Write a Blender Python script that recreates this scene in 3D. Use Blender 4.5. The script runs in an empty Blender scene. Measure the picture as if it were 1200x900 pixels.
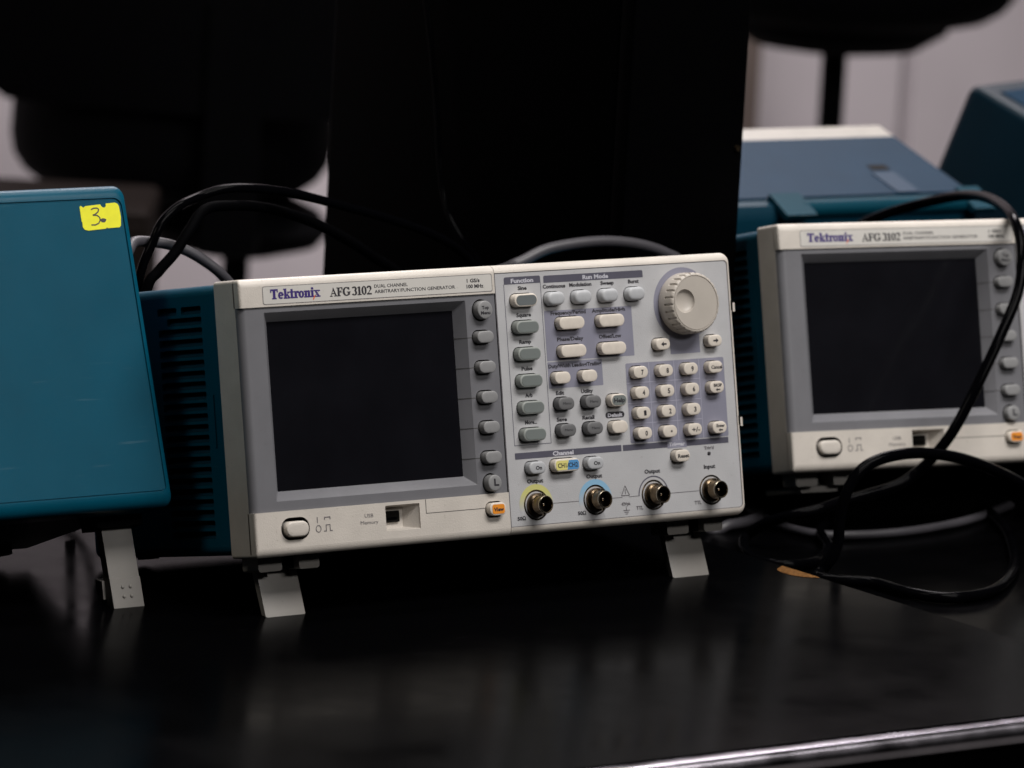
import bpy, bmesh, math, random
from mathutils import Vector, Matrix
random.seed(7)
PI = math.pi
sc = bpy.context.scene
COL = sc.collection

# ------------------------------------------------------------------ camera
cam_d = bpy.data.cameras.new('camera')
cam = bpy.data.objects.new('camera', cam_d)
COL.objects.link(cam)
RIGHT = (0.8102772, -0.5835861, 0.0536473)
DOWN = (-0.0577588, -0.1706182, -0.9836429)
FWD = (0.5831936, 0.7939248, -0.1719553)
m = Matrix((RIGHT, tuple(-c for c in DOWN), tuple(-c for c in FWD))).transposed().to_4x4()
m.translation = Vector((-1.6693, -2.4913, 0.6601))
cam.matrix_world = m
cam_d.sensor_width = 36.0
cam_d.lens = 203.4655
cam_d.clip_start = 0.05
cam_d.clip_end = 60.0
cam_d.dof.use_dof = True
cam_d.dof.focus_distance = 3.14
cam_d.dof.aperture_fstop = 12.0
sc.camera = cam

# ------------------------------------------------------------------ world, lamps, exposure
w = bpy.data.worlds.new('World')
sc.world = w
w.use_nodes = True
bg = w.node_tree.nodes['Background']
bg.inputs[0].default_value = (0.9, 0.95, 1.0, 1)
bg.inputs[1].default_value = 0.0015


def area(name, loc, target, sx, sy, power, col=(1, 0.95, 0.9)):
    d = bpy.data.lights.new(name, 'AREA')
    d.shape = 'RECTANGLE'
    d.size, d.size_y = sx, sy
    d.energy = power
    d.color = col
    o = bpy.data.objects.new(name, d)
    COL.objects.link(o)
    o.location = loc
    o.rotation_euler = (Vector(target) - Vector(loc)).to_track_quat('-Z', 'Y').to_euler()
    return o


# ceiling fluorescent panels of the room
area('ceiling_panel_front', (0.65, -0.98, 1.75), (0.65, -0.98, 0), 1.3, 0.6, 44, (1, 0.965, 0.93))
area('ceiling_panel_aisle', (0.9, -2.9, 1.8), (0.9, -2.7, 0), 1.2, 0.6, 34, (1, 0.965, 0.93))
area('ceiling_panel_over', (0.55, 0.35, 1.8), (0.55, 0.35, 0), 1.2, 0.3, 18, (1, 0.965, 0.94))
area('ceiling_panel_back', (1.75, 1.75, 1.9), (1.75, 1.9, 0), 1.2, 0.6, 52, (1, 0.93, 0.95))
area('ceiling_panel_left', (-1.5, 0.2, 1.8), (-1.5, 0.2, 0), 0.6, 0.6, 10, (1, 0.93, 0.82))

sc.render.engine = 'CYCLES'
sc.view_settings.view_transform = 'Standard'
sc.view_settings.look = 'None'
sc.view_settings.exposure = 0.0
sc.view_settings.gamma = 1.0
sc.view_settings.use_curve_mapping = False


# ------------------------------------------------------------------ materials
def mat(name, col, rough=0.5, metal=0.0, spec=0.5, var=0.06, vscale=60.0, bump=0.0, bscale=2500.0, ior=1.5,
        dirt=0.0, rvar=0.0):
    mt = bpy.data.materials.new(name)
    mt.use_nodes = True
    nt = mt.node_tree
    b = nt.nodes['Principled BSDF']
    b.inputs['Base Color'].default_value = (*col, 1)
    b.inputs['Roughness'].default_value = rough
    b.inputs['Metallic'].default_value = metal
    b.inputs['Specular IOR Level'].default_value = spec
    b.inputs['IOR'].default_value = ior
    tc = nt.nodes.new('ShaderNodeTexCoord')
    src = None
    if var:
        n = nt.nodes.new('ShaderNodeTexNoise')
        n.inputs['Scale'].default_value = vscale
        n.inputs['Detail'].default_value = 6
        nt.links.new(tc.outputs['Object'], n.inputs['Vector'])
        r = nt.nodes.new('ShaderNodeMapRange')
        r.inputs['From Min'].default_value = 0.3
        r.inputs['From Max'].default_value = 0.7
        r.inputs['To Min'].default_value = 1 - var
        r.inputs['To Max'].default_value = 1 + var
        nt.links.new(n.outputs['Fac'], r.inputs['Value'])
        mx = nt.nodes.new('ShaderNodeVectorMath')
        mx.operation = 'SCALE'
        mx.inputs[0].default_value = col
        nt.links.new(r.outputs['Result'], mx.inputs['Scale'])
        src = mx.outputs['Vector']
        if dirt:
            n2 = nt.nodes.new('ShaderNodeTexNoise')
            n2.inputs['Scale'].default_value = 420
            n2.inputs['Detail'].default_value = 3
            nt.links.new(tc.outputs['Object'], n2.inputs['Vector'])
            r2 = nt.nodes.new('ShaderNodeMapRange')
            r2.inputs['From Min'].default_value = 0.66
            r2.inputs['From Max'].default_value = 0.78
            r2.inputs['To Min'].default_value = 0
            r2.inputs['To Max'].default_value = dirt
            nt.links.new(n2.outputs['Fac'], r2.inputs['Value'])
            mm = nt.nodes.new('ShaderNodeMix')
            mm.data_type = 'RGBA'
            nt.links.new(r2.outputs['Result'], mm.inputs[0])
            nt.links.new(src, mm.inputs[6])
            mm.inputs[7].default_value = (col[0] * 0.5, col[1] * 0.48, col[2] * 0.42, 1)
            src = mm.outputs[2]
        nt.links.new(src, b.inputs['Base Color'])
    if rvar:
        n3 = nt.nodes.new('ShaderNodeTexNoise')
        n3.inputs['Scale'].default_value = 35
        n3.inputs['Detail'].default_value = 8
        nt.links.new(tc.outputs['Object'], n3.inputs['Vector'])
        r3 = nt.nodes.new('ShaderNodeMapRange')
        r3.inputs['From Min'].default_value = 0.3
        r3.inputs['From Max'].default_value = 0.7
        r3.inputs['To Min'].default_value = max(0.02, rough - rvar)
        r3.inputs['To Max'].default_value = rough + rvar
        nt.links.new(n3.outputs['Fac'], r3.inputs['Value'])
        nt.links.new(r3.outputs['Result'], b.inputs['Roughness'])
    if bump:
        n4 = nt.nodes.new('ShaderNodeTexNoise')
        n4.inputs['Scale'].default_value = bscale
        n4.inputs['Detail'].default_value = 2
        nt.links.new(tc.outputs['Object'], n4.inputs['Vector'])
        bp = nt.nodes.new('ShaderNodeBump')
        bp.inputs['Strength'].default_value = bump
        bp.inputs['Distance'].default_value = 0.0002
        nt.links.new(n4.outputs['Fac'], bp.inputs['Height'])
        nt.links.new(bp.outputs['Normal'], b.inputs['Normal'])
    return mt


M = {}
M['cream'] = mat('cream_plastic', (0.60, 0.555, 0.505), 0.42, var=0.06, bump=0.6, bscale=1600, dirt=0.5)
M['plate'] = mat('name_plate_film', (0.60, 0.58, 0.55), 0.4, var=0.03, dirt=0.2)
M['panel'] = mat('grey_panel_film', (0.46, 0.46, 0.475), 0.48, var=0.05, bump=0.6, bscale=1600, dirt=0.45)
M['violet'] = mat('violet_print', (0.225, 0.225, 0.288), 0.5, var=0.05)
M['violet_lite'] = mat('pale_violet_line', (0.34, 0.34, 0.43), 0.5, var=0.0)
M['header'] = mat('dark_violet_print', (0.080, 0.078, 0.108), 0.5, var=0.05)
M['frame'] = mat('grey_frame_plastic', (0.155, 0.155, 0.17), 0.4, var=0.05, bump=0.25, dirt=0.15)
M['screen'] = mat('dark_screen', (0.0055, 0.0055, 0.0075), 0.16, spec=0.3, var=0.15, vscale=30)
M['key_cream'] = mat('cream_rubber', (0.66, 0.60, 0.53), 0.5, var=0.05, vscale=300, bump=0.15)
M['key_grey'] = mat('grey_rubber', (0.24, 0.24, 0.245), 0.5, var=0.05, vscale=300, bump=0.15)
M['key_dark'] = mat('dark_grey_rubber', (0.135, 0.135, 0.14), 0.5, var=0.06, vscale=300, bump=0.15)
M['key_run'] = mat('pale_grey_rubber', (0.43, 0.44, 0.46), 0.45, var=0.05, vscale=300, bump=0.15)
M['key_func'] = mat('grey_green_rubber', (0.27, 0.29, 0.275), 0.45, var=0.05, vscale=300)
M['lens_func'] = mat('grey_green_lens', (0.17, 0.19, 0.185), 0.4, var=0.05)
M['lens_dark'] = mat('dark_lens', (0.13, 0.145, 0.15), 0.4, var=0.05)
M['orange'] = mat('orange_print', (0.80, 0.27, 0.015), 0.45, var=0.06, vscale=300)
M['yellow'] = mat('pale_yellow_print', (0.72, 0.66, 0.22), 0.45, var=0.04)
M['blue'] = mat('blue_print', (0.08, 0.27, 0.55), 0.45, var=0.04)
M['ink'] = mat('black_ink', (0.022, 0.020, 0.026), 0.5, var=0.0)
M['ink_grey'] = mat('grey_ink', (0.12, 0.11, 0.12), 0.5, var=0.0)
M['ink_white'] = mat('white_ink', (0.52, 0.52, 0.58), 0.5, var=0.0)
M['ink_violet'] = mat('violet_ink', (0.035, 0.016, 0.16), 0.45, var=0.0)
M['ink_orange'] = mat('orange_ink', (0.75, 0.12, 0.02), 0.45, var=0.0)
M['groove'] = mat('dark_groove', (0.05, 0.048, 0.045), 0.7, var=0.0)
M['knob'] = mat('warm_grey_plastic', (0.47, 0.43, 0.385), 0.42, var=0.05, bump=0.25, dirt=0.3)
M['metal'] = mat('dark_nickel', (0.17, 0.125, 0.08), 0.27, metal=1.0, var=0.2, vscale=300, rvar=0.08)
M['bright'] = mat('bright_nickel', (0.42, 0.36, 0.28), 0.25, metal=1.0, var=0.1, vscale=300)
M['hole'] = mat('insulator_and_gap_shade', (0.008, 0.007, 0.006), 0.6, spec=0.05, var=0.0)  # for real insulators and slots, also shade put into the key gaps
M['black'] = mat('black_plastic', (0.0008, 0.0008, 0.0010), 0.5, spec=0.012, var=0.1, bump=0.15)
M['teal'] = mat('blue_plastic', (0.0012, 0.066, 0.112), 0.34, spec=0.10, var=0.07, vscale=25, bump=0.35, bscale=1800, rvar=0.05)
def scratch(mt, amount, scale, stretch, rot, lo, hi):
    t = mt.node_tree
    p = t.nodes['Principled BSDF']
    src = p.inputs['Base Color'].links[0].from_socket
    c = t.nodes.new('ShaderNodeTexCoord')
    prev = None
    for k, ro in enumerate(rot):
        mp = t.nodes.new('ShaderNodeMapping')
        mp.inputs['Rotation'].default_value = (0, ro, 0)
        mp.inputs['Scale'].default_value = stretch
        mp.inputs['Location'].default_value = (k * 3.1, 0, k * 1.7)
        t.links.new(c.outputs['Object'], mp.inputs['Vector'])
        n = t.nodes.new('ShaderNodeTexNoise')
        n.inputs['Scale'].default_value = scale
        n.inputs['Detail'].default_value = 4
        t.links.new(mp.outputs['Vector'], n.inputs['Vector'])
        r = t.nodes.new('ShaderNodeMapRange')
        r.inputs['From Min'].default_value = lo
        r.inputs['From Max'].default_value = hi
        r.inputs['To Max'].default_value = amount
        t.links.new(n.outputs['Fac'], r.inputs['Value'])
        if prev is None:
            prev = r.outputs['Result']
        else:
            ad = t.nodes.new('ShaderNodeMath')
            ad.operation = 'MAXIMUM'
            t.links.new(prev, ad.inputs[0])
            t.links.new(r.outputs['Result'], ad.inputs[1])
            prev = ad.outputs[0]
    x = t.nodes.new('ShaderNodeMix')
    x.data_type = 'RGBA'
    t.links.new(prev, x.inputs[0])
    t.links.new(src, x.inputs[6])
    x.inputs[7].default_value = (0.16, 0.24, 0.28, 1)
    t.links.new(x.outputs[2], p.inputs['Base Color'])


scratch(M['teal'], 0.22, 60, (0.35, 1, 6), (0.15, -0.5, 1.2), 0.68, 0.80)
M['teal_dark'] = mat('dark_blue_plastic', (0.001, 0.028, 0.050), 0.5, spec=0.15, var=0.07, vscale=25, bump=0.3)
M['leg'] = mat('warm_grey_leg', (0.215, 0.203, 0.188), 0.42, var=0.06, bump=0.2, dirt=0.2)
M['sticker'] = mat('yellow_paper', (0.80, 0.78, 0.0), 0.6, var=0.05, vscale=200)
M['cable_black'] = mat('black_cable_jacket', (0.0010, 0.0010, 0.0014), 0.12, spec=0.02, var=0.1, rvar=0.06)
M['cable_matte'] = mat('matt_black_cable_jacket', (0.0010, 0.0010, 0.0013), 0.6, spec=0.01, var=0.1)
M['cable_grey'] = mat('grey_cable_jacket', (0.055, 0.052, 0.060), 0.45, var=0.06)
M['wall'] = mat('pale_wall_paint', (0.58, 0.53, 0.555), 0.7, var=0.16, vscale=2.2)
M['wall2'] = mat('beige_wall_paint', (0.50, 0.46, 0.44), 0.7, var=0.06, vscale=3)
M['chair'] = mat('black_chair_plastic', (0.0015, 0.0015, 0.002), 0.7, spec=0.03, var=0.1)
M['floor'] = mat('grey_floor', (0.12, 0.115, 0.11), 0.5, var=0.15, vscale=4)
M['wood'] = mat('raw_chipboard', (0.12, 0.056, 0.018), 0.9, spec=0.05, var=0.45, vscale=500)
M['strip'] = mat('grey_metal_strip', (0.30, 0.285, 0.32), 0.22, metal=1.0, var=0.15, vscale=40, rvar=0.08)
M['scope_top'] = mat('blue_grey_plastic', (0.008, 0.030, 0.060), 0.5, spec=0.05, var=0.06, vscale=30, bump=0.3)
M['handle'] = mat('teal_handle', (0.001, 0.040, 0.064), 0.5, spec=0.1, var=0.07, vscale=25)
M['ramp'] = mat('pale_blue_plastic', (0.020, 0.044, 0.080), 0.5, spec=0.1, var=0.05)
M['cabinet'] = mat('dark_brown_laminate', (0.012, 0.009, 0.008), 0.6, spec=0.04, var=0.15, vscale=8)
M['navy'] = mat('navy_plastic', (0.0006, 0.012, 0.022), 0.45, spec=0.15, var=0.08, vscale=25, bump=0.3)
M['brown'] = mat('added_pillar_brown', (0.16, 0.125, 0.11), 0.7, var=0.1, vscale=5)
M['white'] = mat('white_plastic', (0.36, 0.335, 0.30), 0.5, var=0.08)

# table: black laminate with a waxy sheen, faint scratches and dust
tb = bpy.data.materials.new('black_laminate')
tb.use_nodes = True
nt = tb.node_tree
b = nt.nodes['Principled BSDF']
b.inputs['IOR'].default_value = 1.055
b.inputs['Specular IOR Level'].default_value = 0.5
tc = nt.nodes.new('ShaderNodeTexCoord')


def tnoise(scale, detail, lo, hi, a, c, vec=None, stretch=None):
    n = nt.nodes.new('ShaderNodeTexNoise')
    n.inputs['Scale'].default_value = scale
    n.inputs['Detail'].default_value = detail
    if stretch:
        mp = nt.nodes.new('ShaderNodeMapping')
        mp.inputs['Rotation'].default_value = (0, 0, stretch[1])
        mp.inputs['Scale'].default_value = stretch[0]
        nt.links.new(tc.outputs['Object'], mp.inputs['Vector'])
        nt.links.new(mp.outputs['Vector'], n.inputs['Vector'])
    else:
        nt.links.new(tc.outputs['Object'], n.inputs['Vector'])
    r = nt.nodes.new('ShaderNodeMapRange')
    r.inputs['From Min'].default_value = lo
    r.inputs['From Max'].default_value = hi
    r.inputs['To Min'].default_value = a
    r.inputs['To Max'].default_value = c
    nt.links.new(n.outputs['Fac'], r.inputs['Value'])
    return r.outputs['Result']


rough = tnoise(18, 8, 0.3, 0.7, 0.14, 0.26)
nt.links.new(rough, b.inputs['Roughness'])
dust = tnoise(700, 2, 0.76, 0.84, 0, 0.5)
scr = tnoise(60, 3, 0.70, 0.80, 0, 0.35, stretch=((1, 14, 1), 0.5))
add = nt.nodes.new('ShaderNodeMath')
add.operation = 'MAXIMUM'
nt.links.new(dust, add.inputs[0])
nt.links.new(scr, add.inputs[1])
mx = nt.nodes.new('ShaderNodeMix')
mx.data_type = 'RGBA'
mx.inputs[6].default_value = (0.0008, 0.0008, 0.0010, 1)
mx.inputs[7].default_value = (0.028, 0.028, 0.03, 1)
nt.links.new(add.outputs[0], mx.inputs[0])
nt.links.new(mx.outputs[2], b.inputs['Base Color'])
M['table'] = tb


def ring_mat(name, col):
    """printed ring that fades out towards its lower end"""
    mt = bpy.data.materials.new(name)
    mt.use_nodes = True
    t = mt.node_tree
    p = t.nodes['Principled BSDF']
    p.inputs['Roughness'].default_value = 0.48
    c = t.nodes.new('ShaderNodeTexCoord')
    s = t.nodes.new('ShaderNodeSeparateXYZ')
    t.links.new(c.outputs['Object'], s.inputs[0])
    r = t.nodes.new('ShaderNodeMapRange')
    r.inputs['From Min'].default_value = 0.0125
    r.inputs['From Max'].default_value = 0.0225
    t.links.new(s.outputs['Z'], r.inputs['Value'])
    x = t.nodes.new('ShaderNodeMix')
    x.data_type = 'RGBA'
    x.inputs[6].default_value = (0.46, 0.46, 0.475, 1)
    x.inputs[7].default_value = (*col, 1)
    t.links.new(r.outputs['Result'], x.inputs[0])
    t.links.new(x.outputs[2], p.inputs['Base Color'])
    return mt


M['ring_yellow'] = ring_mat('yellow_ring_print', (0.58, 0.56, 0.20))
M['ring_blue'] = ring_mat('blue_ring_print', (0.24, 0.45, 0.64))


# ------------------------------------------------------------------ geometry helpers (millimetres in, metres out)
class G:
    def __init__(s):
        s.v = []
        s.f = []

    def add(s, vs, fs):
        o = len(s.v)
        s.v += [tuple(p) for p in vs]
        s.f += [tuple(i + o for i in f) for f in fs]
        return s

    def box(s, x0, x1, y0, y1, z0, z1):
        return s.add([(x0, y0, z0), (x1, y0, z0), (x1, y1, z0), (x0, y1, z0), (x0, y0, z1), (x1, y0, z1), (x1, y1, z1), (x0, y1, z1)],
                     [(0, 3, 2, 1), (4, 5, 6, 7), (0, 1, 5, 4), (1, 2, 6, 5), (2, 3, 7, 6), (3, 0, 4, 7)])

    def loft(s, loops, cap0=True, cap1=True, closed=True):
        n = len(loops[0])
        vs = [p for l in loops for p in l]
        fs = []
        for k in range(len(loops) - 1):
            for i in range(n if closed else n - 1):
                j = (i + 1) % n
                fs.append((k * n + i, k * n + j, (k + 1) * n + j, (k + 1) * n + i))
        if cap0:
            fs.append(tuple(range(n))[::-1])
        if cap1:
            fs.append(tuple((len(loops) - 1) * n + i for i in range(n)))
        return s.add(vs, fs)

    def plate(s, outer, holes, y0, y1):
        """flat plate in XZ with real holes; front at y0, walls back to y1"""
        bm = bmesh.new()
        es = []
        for lp in [outer] + holes:
            vv = [bm.verts.new((p[0], 0, p[1])) for p in lp]
            es += [bm.edges.new((vv[i], vv[(i + 1) % len(vv)])) for i in range(len(vv))]
        bmesh.ops.triangle_fill(bm, use_beauty=True, use_dissolve=False, edges=es)
        bm.verts.index_update()
        vs = [(v.co.x, y0, v.co.z) for v in bm.verts]
        fs = []
        for f in bm.faces:
            ids = [v.index for v in f.verts]
            if f.normal.y > 0:
                ids = ids[::-1]
            fs.append(tuple(ids))
        s.add(vs, fs)
        bm.free()
        for lp in [outer] + holes:
            s.loft([[(p[0], y0, p[1]) for p in lp], [(p[0], y1, p[1]) for p in lp]], False, False)
        return s

    def obj(s, name, material, parent=None, smooth=35, scale=0.001, recalc=True):
        me = bpy.data.meshes.new(name)
        me.from_pydata([(x * scale, y * scale, z * scale) for x, y, z in s.v], [], s.f)
        if recalc:
            bm = bmesh.new()
            bm.from_mesh(me)
            bmesh.ops.remove_doubles(bm, verts=bm.verts, dist=1e-7)
            bmesh.ops.recalc_face_normals(bm, faces=bm.faces)
            bm.to_mesh(me)
            bm.free()
        if smooth:
            me.polygons.foreach_set('use_smooth', [True] * len(me.polygons))
            me.set_sharp_from_angle(angle=math.radians(smooth))
        me.materials.append(M[material] if isinstance(material, str) else material)
        me.update()
        o = bpy.data.objects.new(name, me)
        COL.objects.link(o)
        if parent:
            o.parent = parent
        return o


def rrect(x0, x1, z0, z1, r, n=5):
    if not isinstance(r, (tuple, list)):
        r = (r, r, r, r)
    out = []
    for (cx, cz, a, q) in ((x1 - r[0], z1 - r[0], 0, r[0]), (x0 + r[1], z1 - r[1], PI / 2, r[1]),
                           (x0 + r[2], z0 + r[2], PI, r[2]), (x1 - r[3], z0 + r[3], 1.5 * PI, r[3])):
        for i in range(n + 1):
            t = a + i / n * PI / 2
            out.append((cx + q * math.cos(t), cz + q * math.sin(t)))
    return out


def stadium(cx, cz, ww, hh, n=7):
    return rrect(cx - ww / 2, cx + ww / 2, cz - hh / 2, cz + hh / 2, hh / 2 * 0.96, n)


def circle(cx, cz, r, n=32, a0=0.0):
    return [(cx + r * math.cos(a0 + 2 * PI * i / n), cz + r * math.sin(a0 + 2 * PI * i / n)) for i in range(n)]


def at_y(lp, y):
    return [(p[0], y, p[1]) for p in lp]


def thing(name, label, cat, loc=(0, 0, 0), rot=(0, 0, 0), group=None):
    o = bpy.data.objects.new(name, None)
    COL.objects.link(o)
    o.empty_display_size = 0.02
    o.location = loc
    o.rotation_euler = rot
    o['label'] = label
    o['category'] = cat
    if group:
        o['group'] = group
    return o


def tag(o, label, cat, group=None):
    o['label'] = label
    o['category'] = cat
    if group:
        o['group'] = group
    return o


def copy_tree(o, parent=None):
    c = o.copy()
    COL.objects.link(c)
    if parent:
        c.parent = parent
        c.matrix_parent_inverse = o.matrix_parent_inverse.copy()
    for ch in list(o.children):
        copy_tree(ch, c)
    return c


# ---- lettering
_tc = {}


def text_geo(s, bold):
    k = (s, bold)
    if k in _tc:
        return _tc[k]
    cu = bpy.data.curves.new('t', 'FONT')
    cu.body = s
    cu.resolution_u = 2
    cu.offset = bold
    o = bpy.data.objects.new('t', cu)
    COL.objects.link(o)
    dg = bpy.context.evaluated_depsgraph_get()
    me = bpy.data.meshes.new_from_object(o.evaluated_get(dg))
    vs = [(v.co.x, v.co.y) for v in me.vertices]
    fs = [tuple(p.vertices) for p in me.polygons]
    bpy.data.objects.remove(o)
    bpy.data.curves.remove(cu)
    bpy.data.meshes.remove(me)
    x0 = min(p[0] for p in vs)
    x1 = max(p[0] for p in vs)
    _tc[k] = ([(p[0] - (x0 + x1) / 2, p[1]) for p in vs], fs, x1 - x0)
    return _tc[k]


def lettering(parent, s, cx, cz, width=None, cap=1.9, y=-0.15, material='ink', name='lettering', bold=0.035):
    """flat print; cz = middle of the capitals, width in mm or natural"""
    vs, fs, wd = text_geo(s, bold)
    cap *= 1.06
    sz = cap / 0.73
    sx = (width / wd) if width else sz
    g = G()
    g.add([(cx + p[0] * sx, y, cz - cap / 2 + p[1] * sz) for p in vs], fs)
    return g.obj(name, material, parent, smooth=0, recalc=False)


# serif capitals and bold serif lower case drawn from bars, polygons and rings (unit = cap height)
def R_(x0, z0, x1, z1):
    return [(x0, z0), (x1, z0), (x1, z1), (x0, z1)]


def ring_polys(cx, cz, rx, rz, a0, a1, tx, tz, n=20):
    out = []
    for i in range(n):
        q = []
        for (t, s) in ((a0 + (a1 - a0) * i / n, 1), (a0 + (a1 - a0) * (i + 1) / n, 1), (a0 + (a1 - a0) * (i + 1) / n, 0), (a0 + (a1 - a0) * i / n, 0)):
            c, d = math.cos(math.radians(t)), math.sin(math.radians(t))
            q.append((cx + (rx if s else rx - tx) * c, cz + (rz if s else rz - tz) * d))
        out.append(q)
    return out


SER = {
    'T': (0.84, [R_(0, .87, .78, 1), R_(0, .70, .06, .87), R_(.72, .70, .78, .87), R_(.28, .09, .50, .87), R_(.17, 0, .61, .09)]),
    'e': (0.60, ring_polys(.28, .34, .28, .35, 0, 318, .17, .09) + [R_(.1, .30, .46, .38)]),
    'k': (0.70, [R_(0, .92, .09, 1), R_(.09, .08, .28, 1), R_(0, 0, .36, .08), [(.28, .30), (.36, .24), (.60, .60), (.46, .60)], [(.34, .38), (.46, .44), (.72, .06), (.50, .06)],
                 R_(.42, .60, .68, .67), R_(.42, 0, .74, .07)]),
    't': (0.44, [R_(.1, .1, .28, .92), R_(0, .59, .1, .68), R_(.28, .59, .42, .68), R_(.13, 0, .40, .1)]),
    'r': (0.52, [R_(0, .60, .09, .68), R_(.09, .08, .28, .68), R_(0, 0, .38, .08), [(.28, .46), (.36, .54), (.52, .48), (.52, .69), (.38, .69), (.28, .60)]]),
    'o': (0.60, ring_polys(.28, .34, .28, .35, 0, 360, .17, .08)),
    'n': (0.72, [R_(0, .60, .09, .68), R_(.09, .08, .28, .68), R_(0, 0, .34, .08), R_(.43, .08, .62, .52), R_(.38, 0, .68, .08), [(.28, .52), (.43, .56), (.43, .52), (.62, .52), (.58, .66), (.48, .70), (.38, .67), (.28, .60)]]),
    'i': (0.38, [R_(0, .60, .09, .68), R_(.09, .08, .28, .68), R_(0, 0, .36, .08), R_(.09, .80, .28, .98)]),
    'x': (0.66, [[(.08, .61), (.30, .61), (.58, .07), (.36, .07)], [(.08, .07), (.17, .07), (.29, .30), (.25, .36)], [(.36, .36), (.40, .44), (.48, .61), (.57, .61)], R_(0, .61, .36, .68), R_(.42, .61, .64, .68), R_(0, 0, .26, .07), R_(.30, 0, .66, .07)]),
    'A': (0.78, [[(.06, .05), (.13, .05), (.40, .86), (.36, 1)], [(.36, 1), (.42, 1), (.72, .05), (.55, .05), (.34, .80)], R_(.2, .30, .56, .36), R_(0, 0, .24, .05), R_(.46, 0, .8, .05)]),
    'F': (0.66, [R_(.1, .05, .26, .95), R_(0, .95, .60, 1), R_(0, 0, .36, .05), R_(.26, .48, .46, .53), R_(.54, .76, .60, .95), R_(.42, .40, .47, .62)]),
    'G': (0.82, ring_polys(.40, .5, .40, .51, 40, 322, .17, .07) + [R_(.58, .10, .74, .40), R_(.46, .40, .82, .45), R_(.66, .70, .71, .98)]),
    '3': (0.58, ring_polys(.24, .74, .25, .27, -70, 150, .14, .06) + ring_polys(.24, .28, .28, .29, -150, 80, .15, .06)),
    '1': (0.50, [R_(.15, .05, .31, .97), R_(.02, 0, .44, .05), [(.0, .82), (.15, .86), (.15, .97), (.0, .87)]]),
    '0': (0.58, ring_polys(.26, .5, .26, .51, 0, 360, .14, .06)),
    '2': (0.58, ring_polys(.25, .72, .25, .29, -20, 165, .14, .07) + [[(.02, .02), (.2, .12), (.49, .62), (.34, .58)], R_(.02, 0, .50, .12)]),
    ' ': (0.22, []),
}


def serif(parent, s, x0, x1, z0, cap, material, y, name='lettering', fat=0.034):
    tot = sum(SER[c][0] for c in s)
    k = (x1 - x0) / tot
    g = G()
    x = x0
    n = 0
    for c in s:
        for poly in SER[c][1]:
            n += 1
            mx_ = sum(p[0] for p in poly) / len(poly)
            mz_ = sum(p[1] for p in poly) / len(poly)
            ex = [(p[0] + (fat if p[0] > mx_ else -fat), p[1] + (fat if p[1] > mz_ else -fat) * .8) for p in poly]
            g.add([(x + p[0] * k, y - 0.0015 * (n % 5), z0 + p[1] * cap) for p in ex], [tuple(range(len(poly)))])
        x += SER[c][0] * k
    return g.obj(name, material, parent, smooth=0, recalc=False)


def flat(parent, lp, y, material, name):
    g = G()
    g.add(at_y(lp, y), [tuple(range(len(lp)))])
    return g.obj(name, material, parent, smooth=0)


def slab(parent, lp, y0, y1, material, name):
    g = G()
    g.loft([at_y(lp, y1), at_y(lp, y0)], False, True)
    return g.obj(name, material, parent, smooth=40)


def button(parent, cx, cz, ww, hh, e, material, rnd=0.55, y0=2.0, name='button', circ=False):
    g = G()

    def lp(ins):
        return circle(cx, cz, ww / 2 - ins, 28) if circ else stadium(cx, cz, ww - 2 * ins, hh - 2 * ins)
    k = [at_y(lp(0), y0), at_y(lp(0.06), -e + rnd)]
    for t in (0.33, 0.66, 1.0):
        a = t * PI / 2
        k.append(at_y(lp(0.06 + rnd * (1 - math.cos(a))), -e + rnd * (1 - math.sin(a))))
    k.append(at_y(lp(0.06 + rnd + min(ww, hh) * 0.18), -e - 0.06))
    g.loft(k, False, True)
    return g.obj(name, material, parent, smooth=50)


# ------------------------------------------------------------------ the function generator
W, H, D = 329.6, 147.8, 168.0
XS = 165.8


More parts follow.
